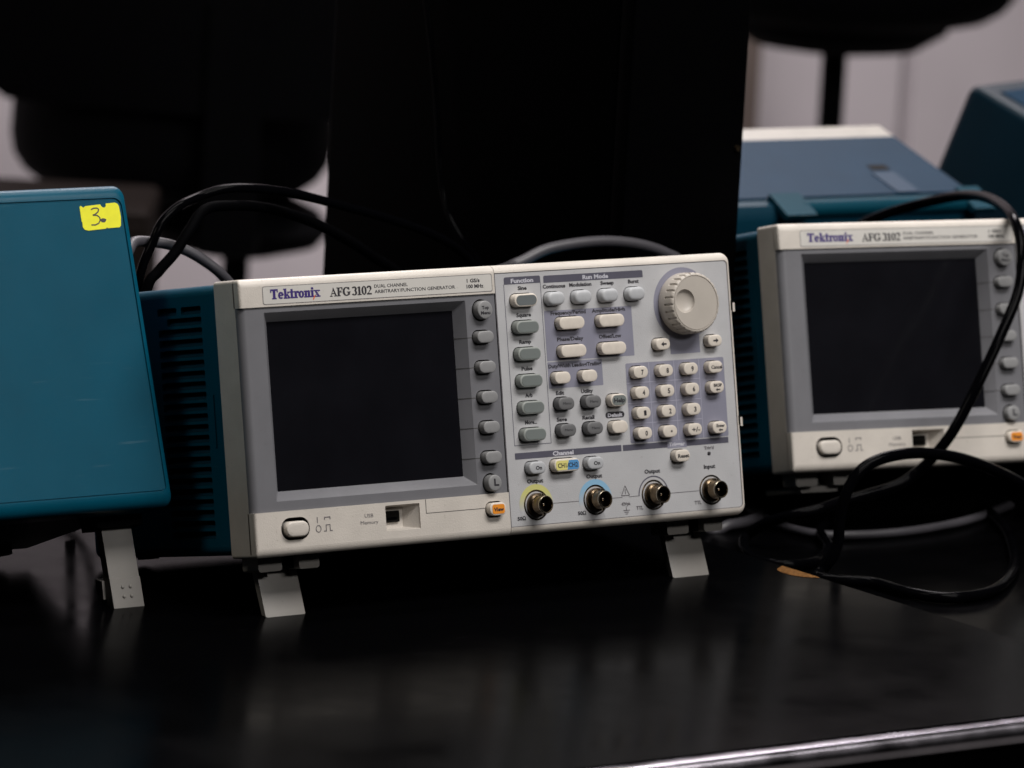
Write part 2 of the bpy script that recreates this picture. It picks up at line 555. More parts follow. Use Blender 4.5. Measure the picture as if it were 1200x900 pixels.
def make_generator(label, loc, rot):
    t = thing('function_generator', label, 'generator', loc, rot, 'benchtop function generators')
    YF = -0.4
    # --- bezel: a thick ring with a rounded lip, split at the seam
    TLo, TLi = rrect(0, W, 0, H, (5, 2, 2, 6), 6), rrect(1.6, W - 2.8, 4.5, H - 4.3, (2.5, 0.6, 0.6, 2.5), 6)
    # corner order: TR(0-6) TL(7-13) BL(14-20) BR(21-27)
    yd = [4.6] * 7 + [3.2 + (1.6 - 3.2) * i / 6 for i in range(7)] + [1.6 + (3.2 - 1.6) * i / 6 for i in range(7)] + [4.6] * 7
    P = [(TLo[i], TLi[i], yd[i]) for i in range(28)]
    yd2 = 4.6

    def lip(path):
        prof = []
        for s in range(9):
            a = s / 8 * PI / 2
            row = []
            for (o, i_, d) in path:
                k = 1 - math.cos(a)
                row.append((o[0] + (i_[0] - o[0]) * k, YF + d * (1 - math.sin(a)), o[1] + (i_[1] - o[1]) * k))
            prof.append(row)
        base = [(o[0], 6.0, o[1]) for (o, i_, d) in path]
        inner = [(i_[0], 6.0, i_[1]) for (o, i_, d) in path]
        gg.loft([base] + prof + [inner], False, False, closed=False)
        for e in (0, -1):
            col = [base[e]] + [r[e] for r in prof] + [inner[e]]
            gg.add(col, [tuple(range(len(col)))])
    gg = G()
    left_top = [((0, 132.6), (1.6, 132.6), 1.6)] + [P[i] for i in range(13, 6, -1)] + [((XS, H), (XS, H - 4.3), yd2)]
    right = [((XS + 0.35, H), (XS + 0.35, H - 4.3), yd2)] + [P[i] for i in range(6, -1, -1)] + [P[i] for i in range(27, 20, -1)] + [((XS + 0.35, 0), (XS + 0.35, 4.5), yd2)]
    left_bot = [((XS, 0), (XS, 4.5), yd2)] + [P[i] for i in range(20, 13, -1)] + [((0, 23.9), (1.6, 23.9), 1.6)]
    for path in (left_top, right, left_bot):
        lip(path)
    gg.loft([at_y(TLo, 5.0), at_y(TLo, 24.2), at_y(rrect(0.8, W - .8, .8, H - .8, (5, 2, 2, 6), 6), 25.0)], False, True)
    tin = rrect(1.6, W - 1.6, 1.6, H - 1.6, (4, 1, 1, 5), 6)
    gg.loft([at_y(TLo, 5.0), at_y(tin, 5.0), at_y(tin, 12.0)], False, True)
    # flat bars left of the seam
    gg.plate(rrect(1.6, XS, 132.6, H - 4.3, 0.01, 1), [], YF, 4.5)
    g_holes = [stadium(25.4, 14.2, 18.2, 12.0), rrect(83.8, 106.2, 8.4, 22.2, 0.6, 3), stadium(155.6, 15.4, 12.6, 8.6)]
    gg.plate(rrect(1.6, XS, 4.5, 23.9, 0.01, 1), g_holes, YF, 0.3)
    bez = gg.obj('bezel', 'cream', t, smooth=38)
    # usb recess
    g = G()
    rr = rrect(83.8, 106.2, 8.4, 22.2, 0.6, 3)
    rb = rrect(84.8, 100.0, 9.8, 21.0, 0.6, 3)
    g.loft([at_y(rr, 0.2), at_y(rb, 7.5)], False, True)
    us = g.obj('usb_recess', 'cream', t, smooth=30, recalc=True)
    slab(us, rrect(85.4, 97.2, 12.9, 19.0, 0.3, 2), 6.2, 7.6, 'hole', 'usb_port')
    slab(us, rrect(87.0, 95.6, 14.3, 15.6, 0.1, 1), 5.9, 6.3, 'black', 'contact_tongue')
    # grooves on the lower bar
    for a in ((110.2, 110.6, 16.1, 23.8), (110.6, 149.2, 16.1, 16.45)):
        slab(bez, R_(a[0], a[2], a[1], a[3]), YF - 0.06, YF + .3, 'groove', 'groove')
    # printed marks by the power button
    for s, x, z, wd, cp, mt_ in (('USB', 72.9, 17.8, 5.6, 1.9, 'ink_grey'), ('Memory', 73.0, 14.2, 11.5, 1.9, 'ink_grey')):
        lettering(bez, s, x, z, wd, cp, YF - 0.12, mt_, bold=0.0)
    g = G()
    y = YF - 0.12
    for q in (R_(39.3, 16.2, 39.8, 19.2), R_(44.0, 17.6, 44.5, 18.6), R_(47.5, 17.6, 48.0, 18.6), R_(44.0, 18.6, 48.0, 19.1),
              R_(43.4, 11.3, 44.7, 11.8), R_(44.7, 11.3, 45.2, 15.0), R_(45.2, 14.5, 47.2, 15.0), R_(47.2, 11.3, 47.7, 15.0), R_(47.7, 11.3, 49.0, 11.8)):
        g.add(at_y(q, y), [(0, 1, 2, 3)])
    for q in ring_polys(40.0, 13.0, 1.8, 2.0, 0, 360, .45, .45, 20):
        g.add(at_y(q, y), [(0, 1, 2, 3)])
    g.obj('switch_symbols', 'ink_grey', bez, smooth=0, recalc=False)
    # power button in its well
    g = G()
    g.loft([at_y(stadium(25.4, 14.2, 18.2, 12.0), YF + .2), at_y(stadium(25.4, 14.2, 17.0, 10.8), 4.0)], False, True)
    g.obj('button_well', 'hole', t, smooth=40)
    button(t, 25.0, 14.0, 14.6, 8.4, 3.6, 'cream', 1.0, 4.0, 'power_button')
    # view button
    v = button(t, 155.6, 15.4, 11.2, 7.2, 4.1, 'key_cream', 0.6, 4.0, 'view_button')
    slab(v, rrect(151.6, 159.7, 12.85, 17.95, 1.2, 4), -4.28, -4.1, 'orange', 'orange_face')
    lettering(v, 'View', 155.8, 15.3, 6.6, 2.0, -4.36, 'ink')
    # --- name plate
    npl = slab(t, rrect(14.8, 163.9, 134.0, 143.2, 1.0, 4), YF - 0.12, YF + .2, 'plate', 'name_plate')
    g = G()
    rr0, rr1 = rrect(14.55, 164.15, 133.75, 143.45, 1.1, 4), rrect(14.85, 163.85, 134.05, 143.15, 1.0, 4)
    g.loft([at_y(rr0, YF - 0.05), at_y(rr0, YF - .13), at_y(rr1, YF - .13)], False, False)
    g.obj('plate_border', 'ink_grey', npl, smooth=0)
    yt = YF - 0.2
    serif(npl, 'Tektronix', 19.6, 51.2, 136.5, 5.1, 'ink_violet', yt)
    g = G()
    g.add(at_y([(46.3, 134.9), (46.9, 134.9), (48.2, 137.3), (47.4, 137.3)], yt - .02), [(0, 1, 2, 3)])
    g.obj('orange_slash', 'ink_orange', npl, smooth=0, recalc=False)
    serif(npl, 'AFG 3102', 57.6, 84.8, 136.1, 4.5, 'ink', yt)
    lettering(npl, 'DUAL CHANNEL', 97.3, 140.3, 21.8, 1.75, yt, 'ink', bold=0.012)
    lettering(npl, 'ARBITRARY/FUNCTION GENERATOR', 112.9, 137.4, 53.0, 1.75, yt, 'ink', bold=0.012)
    lettering(npl, '1 GS/s', 151.6, 140.3, 8.6, 1.9, yt, 'ink', bold=0.03)
    lettering(npl, '100 MHz', 152.6, 137.2, 11.2, 1.9, yt, 'ink', bold=0.03)
    # --- screen frame, rounded round the left corner
    FY = 0.7
    keys = [(155.4, z) for z in (109.2, 92.8, 76.4, 60.0, 43.6)]
    holes = [rrect(15.2, 146.2, 29.2, 129.6, 0.5, 2)] + [stadium(x, z, 12.7, 8.1) for x, z in keys] + [circle(156.2, 123.9, 6.0, 28), circle(155.0, 29.6, 5.5, 28)]
    g = G()
    g.plate(rrect(4.6, XS, 23.9, 132.6, 0.01, 1), holes, FY, FY + .6)
    arc = [(4.6 - 4.5 * math.sin(a), FY + 4.3 * (1 - math.cos(a))) for a in [i / 8 * PI / 2 for i in range(9)]]
    g.loft([[(x, yy, z) for (x, yy) in arc] for z in (23.92, 132.58)], False, False, closed=False)
    o_, i_ = rrect(15.2, 146.2, 29.2, 129.6, 0.5, 2), rrect(20.2, 141.2, 34.3, 124.6, 0.5, 2)
    g.loft([at_y(o_, FY), at_y(i_, 6.6)], False, False)
    fr = g.obj('screen_frame', 'frame', t, smooth=30)
    slab(t, rrect(18.5, 143, 32, 127, 0.5, 2), 6.8, 8.0, 'screen', 'screen')
    for (x, z) in keys:
        g = G()
        for (h0, h1) in ((-.2, .2),):
            g.add([(141.0, 6.5, z + h0), (146.2, FY - .06, z + h0), (149.4, FY - .06, z + h0), (149.4, FY - .06, z + h1), (146.2, FY - .06, z + h1), (141.0, 6.5, z + h1)],
                  [(0, 1, 4, 5), (1, 2, 3, 4)])
        g.obj('divider_line', 'groove', fr, smooth=0)
    g = G()
    for lp, dp in [(stadium(x, z, 14, 9.4), FY + .8) for x, z in keys] + [(circle(156.2, 123.9, 7.2, 24), FY + .8), (circle(155, 29.6, 6.6, 24), FY + .8), (stadium(155.6, 15.4, 13.6, 9.6), 0.6)]:
        g.add(at_y(lp, dp), [tuple(range(len(lp)))])
    g.obj('key_gap_shade_backing', 'hole', t, smooth=0)  # dark keypad sheet, its black stands in for shade in the gaps
    for (x, z) in keys:
        button(t, x, z, 11.2, 6.7, 3.7, 'key_grey', 0.7, 4.2, 'soft_key')
    tm = button(t, 156.2, 123.9, 10.2, 10.2, 3.7, 'key_grey', 0.7, 4.2, 'top_menu_key', circ=True)
    lettering(tm, 'Top', 156.2, 125.2, 4.6, 1.7, -3.85, 'ink')
    lettering(tm, 'Menu', 156.2, 122.4, 6.2, 1.7, -3.85, 'ink')
    rk = button(t, 155.0, 29.6, 9.2, 9.2, 3.7, 'key_grey', 0.7, 4.2, 'return_key', circ=True)
    g = G()
    for q in (R_(154.2, 28.0, 155.2, 32.0), R_(155.2, 28.0, 157.4, 28.9)):
        g.add(at_y(q, -3.86), [(0, 1, 2, 3)])
    g.obj('arrow_mark', 'ink', rk, smooth=0, recalc=False)
    # --- control panel
    func = [(183.4, z) for z in (127.8, 113.1, 98.4, 83.7, 69.0, 54.3)]
    run = [(x, 127.7) for x in (204.2, 222.6, 241.0, 259.4)]
    freq = [(213.6, 113.8), (241.0, 113.8), (213.6, 98.4), (241.0, 98.4)]
    duty = [(204.8, 84.1), (223.1, 84.1)]
    edit = [(205.8, 69.8), (224.2, 69.8), (205.8, 55.2), (224.2, 55.2)]
    helps = [(241.8, 69.6), (241.6, 54.8)]
    arrows = [(275.3, 98.8), (311.8, 98.8)]
    kp = {'7': (258.5, 84.1), '8': (276.0, 84.1), '9': (293.5, 84.1), 'Cancel': (310.9, 84.1), '4': (258.5, 72.8), '5': (276.0, 72.8), '6': (293.5, 72.8),
          'BKSP': (310.9, 72.8), '1': (258.5, 61.5), '2': (276.0, 61.5), '3': (293.5, 61.5), '0': (258.5, 50.2), '.': (276.0, 50.2), '+/-': (293.5, 50.2), 'Enter': (310.9, 50.2)}
    ons = [(183.6, 36.0), (223.2, 36.0)]
    ch = (203.6, 36.2)
    reset = (283.6, 36.1)
    bncs = [(184.1, 15.7), (224.5, 15.7), (264.8, 15.7), (305.2, 15.7)]
    sz = []
    sz += [(p, 16.8, 8.2) for p in func] + [(p, 12.8, 8.4) for p in run] + [(p, 18.6, 8.0) for p in freq] + [(p, 12.0, 7.7) for p in duty]
    sz += [(p, 12.2, 8.0) for p in edit + helps] + [(p, 11.0, 7.6) for p in arrows] + [(p, 11.0, 7.7) for p in kp.values()]
    sz += [(p, 12.4, 8.0) for p in ons] + [(ch, 18.8, 8.2), (reset, 11.6, 7.8)]
    holes = [stadium(p[0], p[1], a, h_) for p, a, h_ in sz]
    g = G()
    g.plate(rrect(XS + .35, W - 2.8, 4.5, H - 4.3, (2.5, .01, .01, 2.5), 6), holes, 0.0, 0.5)
    pan = g.obj('control_panel', 'panel', t, smooth=30)
    g = G()
    g.box(XS + .5, W - 3, 0.8, 2.9, 5, 143)
    g.obj('panel_gap_shade_backing', 'hole', t, smooth=0)  # keypad layer coloured black so button gaps stay dark under any light
    # thin dark line round the panel
    g = G()
    p0, p1 = rrect(XS + .4, W - 2.85, 4.55, H - 4.35, (2.5, .01, .01, 2.5), 6), rrect(XS + .8, W - 3.2, 4.9, H - 4.75, (2.2, .01, .01, 2.2), 6)
    g.loft([at_y(p0, -.05), at_y(p1, -.05)], False, False)
    g.obj('panel_edge_line', 'ink_grey', pan, smooth=0)
    holeloops = holes

    def printed(lp, hs, mt_, name, y=-0.06):
        g = G()
        g.plate(lp, hs, y, y + .03)
        return g.obj(name, mt_, pan, smooth=0)

    def inside(x0, x1, z0, z1):
        return [stadium(p[0], p[1], a + .05, h_ + .05) for p, a, h_ in sz if x0 < p[0] - a / 2 and p[0] + a / 2 < x1 and z0 < p[1] - h_ / 2 and p[1] + h_ / 2 < z1]
    printed(rrect(198.0, 258.0, 93.6, 121.2, .3, 2), inside(198, 258, 93.6, 121.2), 'violet', 'violet_field')
    printed(rrect(198.0, 235.2, 78.5, 93.0, .3, 2), inside(198, 235.2, 78.5, 93.0), 'violet', 'violet_field')
    printed(rrect(251.2, 320.0, 45.0, 89.4, 1.0, 3), inside(251.2, 320, 45, 89.4), 'violet', 'violet_field')
    printed(rrect(283.2, 304.0, 92.8, 104.0, .3, 2), [], 'violet', 'violet_field')
    for x in (267.3, 284.8, 302.3):
        flat(pan, R_(x - .22, 45.2, x + .22, 89.2), -.11, 'violet_lite', 'grid_line')
    for z in (55.8, 67.1, 78.4):
        flat(pan, R_(251.4, z - .22, 302.0, z + .22), -.13, 'violet_lite', 'grid_line')
    # section headings
    flat(pan, rrect(172.4, 197.0, 136.9, 140.9, (1, 1, 0.01, .01), 3), -.08, 'header', 'heading_strip')
    flat(pan, rrect(199.1, 267.4, 136.6, 140.6, (1, 1, .01, .01), 3), -.08, 'header', 'heading_strip')
    flat(pan, rrect(171.9, 244.6, 41.2, 44.7, .3, 2), -.08, 'header', 'heading_strip')
    flat(pan, rrect(245.6, 319.6, 41.2, 44.5, .3, 2), -.08, 'header', 'heading_strip')
    flat(pan, rrect(276.5, 290.0, 40.6, 44.9, .3, 2), -.11, 'violet', 'heading_patch')
    slab(pan, stadium(241.7, 61.6, 13.0, 3.4), -.1, 0, 'ink', 'heading_oval')
    g = G()
    for q in (R_(172.0, 48.6, 172.35, 137.0), R_(196.75, 48.6, 197.1, 137.0), R_(172.35, 48.6, 196.75, 48.95)):
        g.add(at_y(q, -.07), [(0, 1, 2, 3)])
    g.obj('outline', 'header', pan, smooth=0, recalc=False)
    g = G()
    for a, b_ in ((192.6, 215.9), (233.0, 243.0), (247.4, 255.0), (273.6, 296.6)):
        g.add(at_y(R_(a, 15.55, b_, 15.9), -.07), [(0, 1, 2, 3)])
    g.obj('outline', 'ink_grey', pan, smooth=0, recalc=False)
    ty = -0.14
    for s, x, z, wd, cp, k in (
            ('Function', 184.6, 138.8, 15.2, 2.2, 'ink_white'), ('Run Mode', 234.6, 138.6, 17.6, 2.2, 'ink_white'), ('Channel', 204.5, 43.0, 14.2, 2.2, 'ink_white'),
            ('Trigger', 283.2, 42.8, 11.4, 2.0, 'ink_white'), ('Default', 241.7, 61.6, 10.0, 1.9, 'ink_white'),
            ('Sine', 184.4, 134.65, 6.0, 2.0, 'ink'), ('Square', 184.2, 119.95, 9.9, 2.0, 'ink'), ('Ramp', 184.0, 105.25, 8.0, 2.0, 'ink'),
            ('Pulse', 184.0, 90.55, 7.4, 2.0, 'ink'), ('Arb', 184.0, 75.85, 5.0, 2.0, 'ink'), ('More...', 184.2, 61.15, 8.0, 2.0, 'ink'),
            ('Continuous', 206.0, 134.65, 15.4, 2.0, 'ink'), ('Modulation', 224.0, 134.75, 15.2, 2.0, 'ink'), ('Sweep', 242.4, 134.75, 9.2, 2.0, 'ink'), ('Burst', 260.6, 134.75, 7.4, 2.0, 'ink'),
            ('Frequency/Period', 214.4, 119.75, 24.0, 2.0, 'ink'), ('Amplitude/High', 242.0, 119.75, 23.0, 2.0, 'ink'), ('Phase/Delay', 214.6, 105.25, 18.0, 2.0, 'ink'), ('Offset/Low', 242.0, 105.25, 15.6, 2.0, 'ink'),
            ('Duty/Width', 206.0, 90.75, 15.0, 2.0, 'ink'), ('Leading/Trailing', 224.6, 90.75, 20.0, 2.0, 'ink'),
            ('Edit', 205.2, 75.95, 5.6, 2.0, 'ink'), ('Utility', 223.6, 75.95, 8.2, 2.0, 'ink'), ('Save', 205.2, 61.35, 7.0, 2.0, 'ink'), ('Recall', 223.4, 61.35, 8.2, 2.0, 'ink'),
            ('Output', 184.3, 28.9, 10.9, 2.1, 'ink'), ('Output', 224.6, 28.9, 10.9, 2.1, 'ink'), ('Output', 264.8, 28.9, 10.9, 2.1, 'ink'), ('Input', 305.0, 28.9, 8.0, 2.1, 'ink'),
            ("Trig'd", 305.4, 39.3, 6.8, 1.7, 'ink_grey'), ('50\u03a9', 173.6, 9.0, 5.6, 1.9, 'ink'), ('50\u03a9', 214.6, 9.1, 5.6, 1.9, 'ink'),
            ('TTL', 254.4, 9.2, 4.8, 1.9, 'ink_grey'), ('TTL', 295.2, 9.3, 4.8, 1.9, 'ink_grey'), ('42Vpk', 245.1, 12.1, 6.4, 1.6, 'ink_grey')):
        lettering(pan, s, x, z, wd, cp, ty, k)
    # warning triangle and earth mark
    g = G()
    for a, b_ in (((242.4, 16.6), (248.0, 16.6)), ((248.0, 16.6), (245.2, 22.0)), ((245.2, 22.0), (242.4, 16.6)), ((245.2, 17.4), (245.2, 20.2))):
        dx, dz = b_[0] - a[0], b_[1] - a[1]
        l_ = math.hypot(dx, dz)
        nx, nz = -dz / l_ * .2, dx / l_ * .2
        g.add([(a[0] + nx, ty, a[1] + nz), (a[0] - nx, ty, a[1] - nz), (b_[0] - nx, ty, b_[1] - nz), (b_[0] + nx, ty, b_[1] + nz)], [(0, 1, 2, 3)])
    for q in (R_(245.0, 8.6, 245.35, 10.6), R_(242.9, 8.2, 247.5, 8.6), R_(243.7, 7.2, 246.7, 7.6), R_(244.4, 6.2, 246.0, 6.6)):
        g.add(at_y(q, ty), [(0, 1, 2, 3)])
    g.obj('warning_mark', 'ink_grey', pan, smooth=0, recalc=False)
    # trigger lamp
    g = G()
    g.loft([at_y(circle(305.3, 36.1, 1.15, 16), 0.2), at_y(circle(305.3, 36.1, 1.05, 16), -.3), at_y(circle(305.3, 36.1, .5, 16), -.55)], False, True)
    g.obj('trigger_lamp', 'ink', t, smooth=60)
    # buttons
    for i, p in enumerate(func):
        q = button(t, p[0], p[1], 15.7, 7.3, 4.5, 'key_cream' if i == 0 else 'key_func', 0.7, 2.3)
        slab(q, stadium(p[0] + .2, p[1], 13.6, 5.4), -4.68, -4.5, 'lens_dark' if i == 0 else 'lens_func', 'lens')
    for p in run:
        button(t, p[0], p[1], 12.0, 7.6, 4.6, 'key_run', 1.6, 2.3)
    for p in freq:
        button(t, p[0], p[1], 17.4, 7.0, 4.4, 'key_cream', 0.6, 2.3)
    for p in duty:
        button(t, p[0], p[1], 10.9, 6.7, 4.4, 'key_cream', 0.6, 2.3)
    for p, s in zip(edit, ('Menu',) * 4):
        q = button(t, p[0], p[1], 11.2, 7.0, 4.8, 'key_dark', 0.7, 2.3)
        lettering(q, s, p[0] + .3, p[1] + .2, 5.4, 1.4, -4.95, 'ink', 'legend', 0.0)
    q = button(t, helps[0][0], helps[0][1], 11.2, 7.0, 4.6, 'key_cream', 0.6, 2.3)
    slab(q, stadium(helps[0][0] + .2, helps[0][1], 9.6, 5.4), -4.78, -4.6, 'lens_func', 'lens')
    lettering(q, 'Help', helps[0][0] + .2, helps[0][1], 7.4, 2.2, -4.86, 'ink', 'legend')
    button(t, helps[1][0], helps[1][1], 11.2, 7.0, 4.4, 'key_cream', 0.6, 2.3)
    for p, d in zip(arrows, (-1, 1)):
        q = button(t, p[0], p[1], 9.9, 6.6, 4.3, 'key_cream', 0.6, 2.3, 'arrow_key')
        cx = p[0] + .4
        g = G()
        g.add(at_y([(cx + d * 1.9, p[1]), (cx + d * 0.1, p[1] + 1.4), (cx + d * 0.1, p[1] - 1.4)], -4.46), [(0, 1, 2)])
        g.add(at_y(R_(min(cx + d * .1, cx - d * 1.8), p[1] - .45, max(cx + d * .1, cx - d * 1.8), p[1] + .45), -4.46), [(0, 1, 2, 3)])
        g.obj('legend', 'ink', q, smooth=0, recalc=False)
    for s, p in kp.items():
        q = button(t, p[0], p[1], 10.1, 6.8, 4.4, 'key_cream', 0.6, 2.3, 'keypad_key')
        if len(s) == 1:
            if s == '.':
                flat(q, circle(p[0] + .9, p[1], .6, 12), -4.56, 'ink', 'legend')
            else:
                lettering(q, s, p[0] + .9, p[1], 1.7, 2.6, -4.56, 'ink', 'legend', 0.03)
        elif s == 'Cancel':
            lettering(q, s, p[0] + .5, p[1], 7.6, 1.9, -4.56, 'ink', 'legend', 0.03)
        elif s == '+/-':
            lettering(q, s, p[0] + .5, p[1], 5.6, 2.5, -4.56, 'ink', 'legend', 0.02)
        else:
            lettering(q, s, p[0] + .5, p[1] + 1.1, 5.8, 1.6, -4.56, 'ink', 'legend', 0.03)
            cx, cz = p[0] + .5, p[1] - 1.4
            g = G()
            g.add(at_y([(cx - 1.6, cz), (cx - .4, cz + .9), (cx - .4, cz - .9)], -4.56), [(0, 1, 2)])
            g.add(at_y(R_(cx - .4, cz - .35, cx + 1.4, cz + .35), -4.56), [(0, 1, 2, 3)])
            g.obj('legend', 'ink', q, smooth=0, recalc=False)
    for p in ons:
        q = button(t, p[0], p[1], 11.4, 7.0, 4.5, 'key_run', 0.9, 2.3)
        lettering(q, 'On', p[0] + .6, p[1], 4.2, 2.0, -4.64, 'ink', 'legend')
    q = button(t, ch[0], ch[1], 17.6, 7.2, 4.6, 'key_cream', 0.6, 2.3, 'channel_key')
    g = G()
    y_ = -4.74
    g.loft([at_y([(196.6, 33.6), (203.2, 33.6), (204.4, 38.8), (196.6, 38.8), (195.8, 37.6), (195.8, 34.8)], -4.5), at_y([(196.6, 33.6), (203.2, 33.6), (204.4, 38.8), (196.6, 38.8), (195.8, 37.6), (195.8, 34.8)], y_)], False, True)
    g.obj('yellow_half', 'yellow', q, smooth=0)
    g = G()
    bl = [(203.5, 33.6), (210.6, 33.6), (211.5, 34.8), (211.5, 37.6), (210.6, 38.8), (204.7, 38.8)]
    g.loft([at_y(bl, -4.5), at_y(bl, y_)], False, True)
    g.obj('blue_half', 'blue', q, smooth=0)
    lettering(q, 'CH1/CH2', 203.8, 36.2, 13.6, 2.4, -4.82, 'ink', 'legend', 0.02)
    q = button(t, reset[0], reset[1], 10.5, 6.8, 4.4, 'key_cream', 0.6, 2.3)
    lettering(q, 'Reset', reset[0] + .4, reset[1], 7.8, 2.0, -4.56, 'ink', 'legend', 0.03)
    # --- knob
    kx, kz = 294.0, 120.5
    flat(pan, circle(kx, kz, 20.4, 64), -.07, 'violet', 'knob_field')
    NK = 26 * 8
    prof = [(17.0, 0.0, 0), (17.3, -1.0, 0), (17.15, -5.6, 0), (17.1, -6.0, 1), (16.95, -10.6, 1), (16.6, -11.6, 1), (15.9, -12.1, 0), (15.35, -12.15, 0), (15.15, -11.7, 0), (14.95, -11.7, 0), (14.85, -12.1, 0)]
    g = G()
    rows = []
    for r, y, nz in prof:
        row = []
        for i in range(NK):
            a = 2 * PI * i / NK
            k = i % 8
            rr_ = r - ((0.75 if k in (0, 1) else 0.0) if nz else 0)
            row.append((kx + rr_ * math.cos(a), y, kz + rr_ * math.sin(a)))
        rows.append(row)
    g.loft(rows, False, False)
    dc = (kx - 7.4, kz + 1.3)
    g.plate(circle(kx, kz, 14.85, NK), [circle(dc[0], dc[1], 6.6, 48)], -12.1, -12.1)
    bowl = []
    for s in range(9):
        a = s / 8 * PI / 2
        bowl.append(at_y(circle(dc[0], dc[1], max(.05, 6.6 * math.cos(a)), 48), -12.1 + 2.6 * math.sin(a)))
    g.loft(bowl, False, True)
    g.obj('dial_knob', 'knob', t, smooth=40, recalc=False)
    # --- BNC connectors
    for i, (bx, bz) in enumerate(bncs):
        if i < 2:
            g = G()
            for q in ring_polys(bx, bz, 11.4, 11.4, -60, 240, 3.4, 3.4, 48):
                g.add(at_y(q, -.08), [(0, 1, 2, 3)])
            g.obj('colour_ring', 'ring_yellow' if i == 0 else 'ring_blue', pan, smooth=0)
        if i == 2:
            g = G()
            for q in ring_polys(bx, bz, 10.6, 10.6, 0, 180, .7, .7, 40):
                g.add(at_y(q, -.08), [(0, 1, 2, 3)])
            g.obj('outline', 'header', pan, smooth=0)
        g = G()
        pr = [(8.4, 0.05), (8.4, -.25), (7.6, -.3), (7.2, 1.6), (6.6, 1.6), (6.5, -2.2), (6.2, -2.6), (5.3, -3.0), (5.0, -3.4), (4.8, -5.0), (4.8, -8.9), (4.65, -9.2), (4.1, -9.2), (4.0, -8.8), (4.0, -2.5)]
        g.loft([at_y(circle(bx, bz, r, 32), y) for r, y in pr], False, True)
        c = g.obj('bnc_connector', 'metal', t, smooth=35, recalc=False)
        g = G()
        pr = [(4.85, -8.2), (4.95, -8.6), (4.9, -9.1), (4.6, -9.35), (4.15, -9.3), (4.1, -8.6)]
        g.loft([at_y(circle(bx, bz, r, 32), y) for r, y in pr], False, False)
        g.obj('rim', 'bright', c, smooth=40, recalc=False)
        slab(c, circle(bx, bz, 3.95, 28), -3.4, -2.6, 'hole', 'insulator')
        g = G()
        g.loft([at_y(circle(bx, bz, .75, 12), -3.0), at_y(circle(bx, bz, .75, 12), -7.0), at_y(circle(bx, bz, .4, 12), -7.3)], False, True)
        g.obj('centre_pin', 'bright', c, smooth=40)
        for sg in (1, -1):
            g = G()
            g.loft([[(bx + .95 * math.cos(2 * PI * k / 12), -6.6 + .95 * math.sin(2 * PI * k / 12), bz + sg * zz) for k in range(12)] for zz in (4.5, 6.0)], False, True)
            g.obj('bayonet_lug', 'bright', c, smooth=40)
    # right edge clips
    for z in (117.8, 53.4):
        g = G()
        g.box(327.6, 329.9, -.2, 2.2, z - 2.6, z + 2.6)
        q = g.obj('clip', 'hole', t, smooth=0)
        g = G()
        g.box(328.9, 330.4, -.3, 1.6, z - 3.4, z + 1.6)
        g.obj('clip_tab', 'cream', q, smooth=0)
    # --- blue case behind the bezel, louvred left side
    g = G()
    cx0, cx1, cz0, cz1 = 1.4, W - 1.4, 1.6, H - 1.4
    pr = [p for p in rrect(cx0, cx1, cz0, cz1, 5, 6)]
    path = pr[14:] + pr[:14]     # start on lower left corner, run round to the upper left
    path = path[6:] + path[:0] if False else path
    g.loft([[(p[0], y, p[1]) for p in path] for y in (25.2, D - 4)], False, False, closed=False)
    inner = rrect(cx0 + 4, cx1 - 4, cz0 + 4, cz1 - 4, 4, 6)
    inner = inner[14:] + inner[:14]
    g.loft([[(p[0], D - 4, p[1]) for p in path], [(p[0], D, p[1]) for p in inner]], False, True)
    case = g.obj('case', 'teal', t, smooth=38)
    slots = []
    zz = 133.9
    rows_ = []
    for k in range(22):
        if k == 0:
            slots += [(40.5, 60.2, zz), (64.8, 84.0, zz)]
        elif k == 1:
            slots += [(40.5, 75.0, zz)]
        else:
            slots += [(40.5, 84.0, zz)]
        zz -= 5.75
    g = G()
    hl = [rrect(a, b_, z - 2.05, z + 2.05, 1.0, 3) for a, b_, z in slots]
    g.plate(rrect(25.2, D - 4, cz0 + 5, cz1 - 5, .01, 1), hl, 0, 2.0)
    g.v = [(cx0 + y, x, z) for (x, y, z) in g.v]
    g.obj('vent_panel', 'teal', case, smooth=30)
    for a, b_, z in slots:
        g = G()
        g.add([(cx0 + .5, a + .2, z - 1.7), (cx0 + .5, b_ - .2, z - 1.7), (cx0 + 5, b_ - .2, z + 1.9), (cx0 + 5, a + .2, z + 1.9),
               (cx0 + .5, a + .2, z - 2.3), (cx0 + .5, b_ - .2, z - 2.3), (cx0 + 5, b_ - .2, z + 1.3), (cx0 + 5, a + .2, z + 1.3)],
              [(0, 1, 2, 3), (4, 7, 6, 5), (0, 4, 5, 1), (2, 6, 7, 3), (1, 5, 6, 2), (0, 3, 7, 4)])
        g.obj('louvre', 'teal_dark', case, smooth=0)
    g = G()
    g.box(cx0 + 5.2, cx0 + 6.0, 30, D - 8, 6, 141)
    g.obj('vent_light_block', 'hole', case, smooth=0)  # added black sheet, blocks light behind the louvres
    slab_g = G()
    slab_g.box(cx0 - .7, cx0 + .5, 33.0, 34.8, 60.0, 88.0)
    slab_g.obj('latch', 'teal', case, smooth=0)
    return t


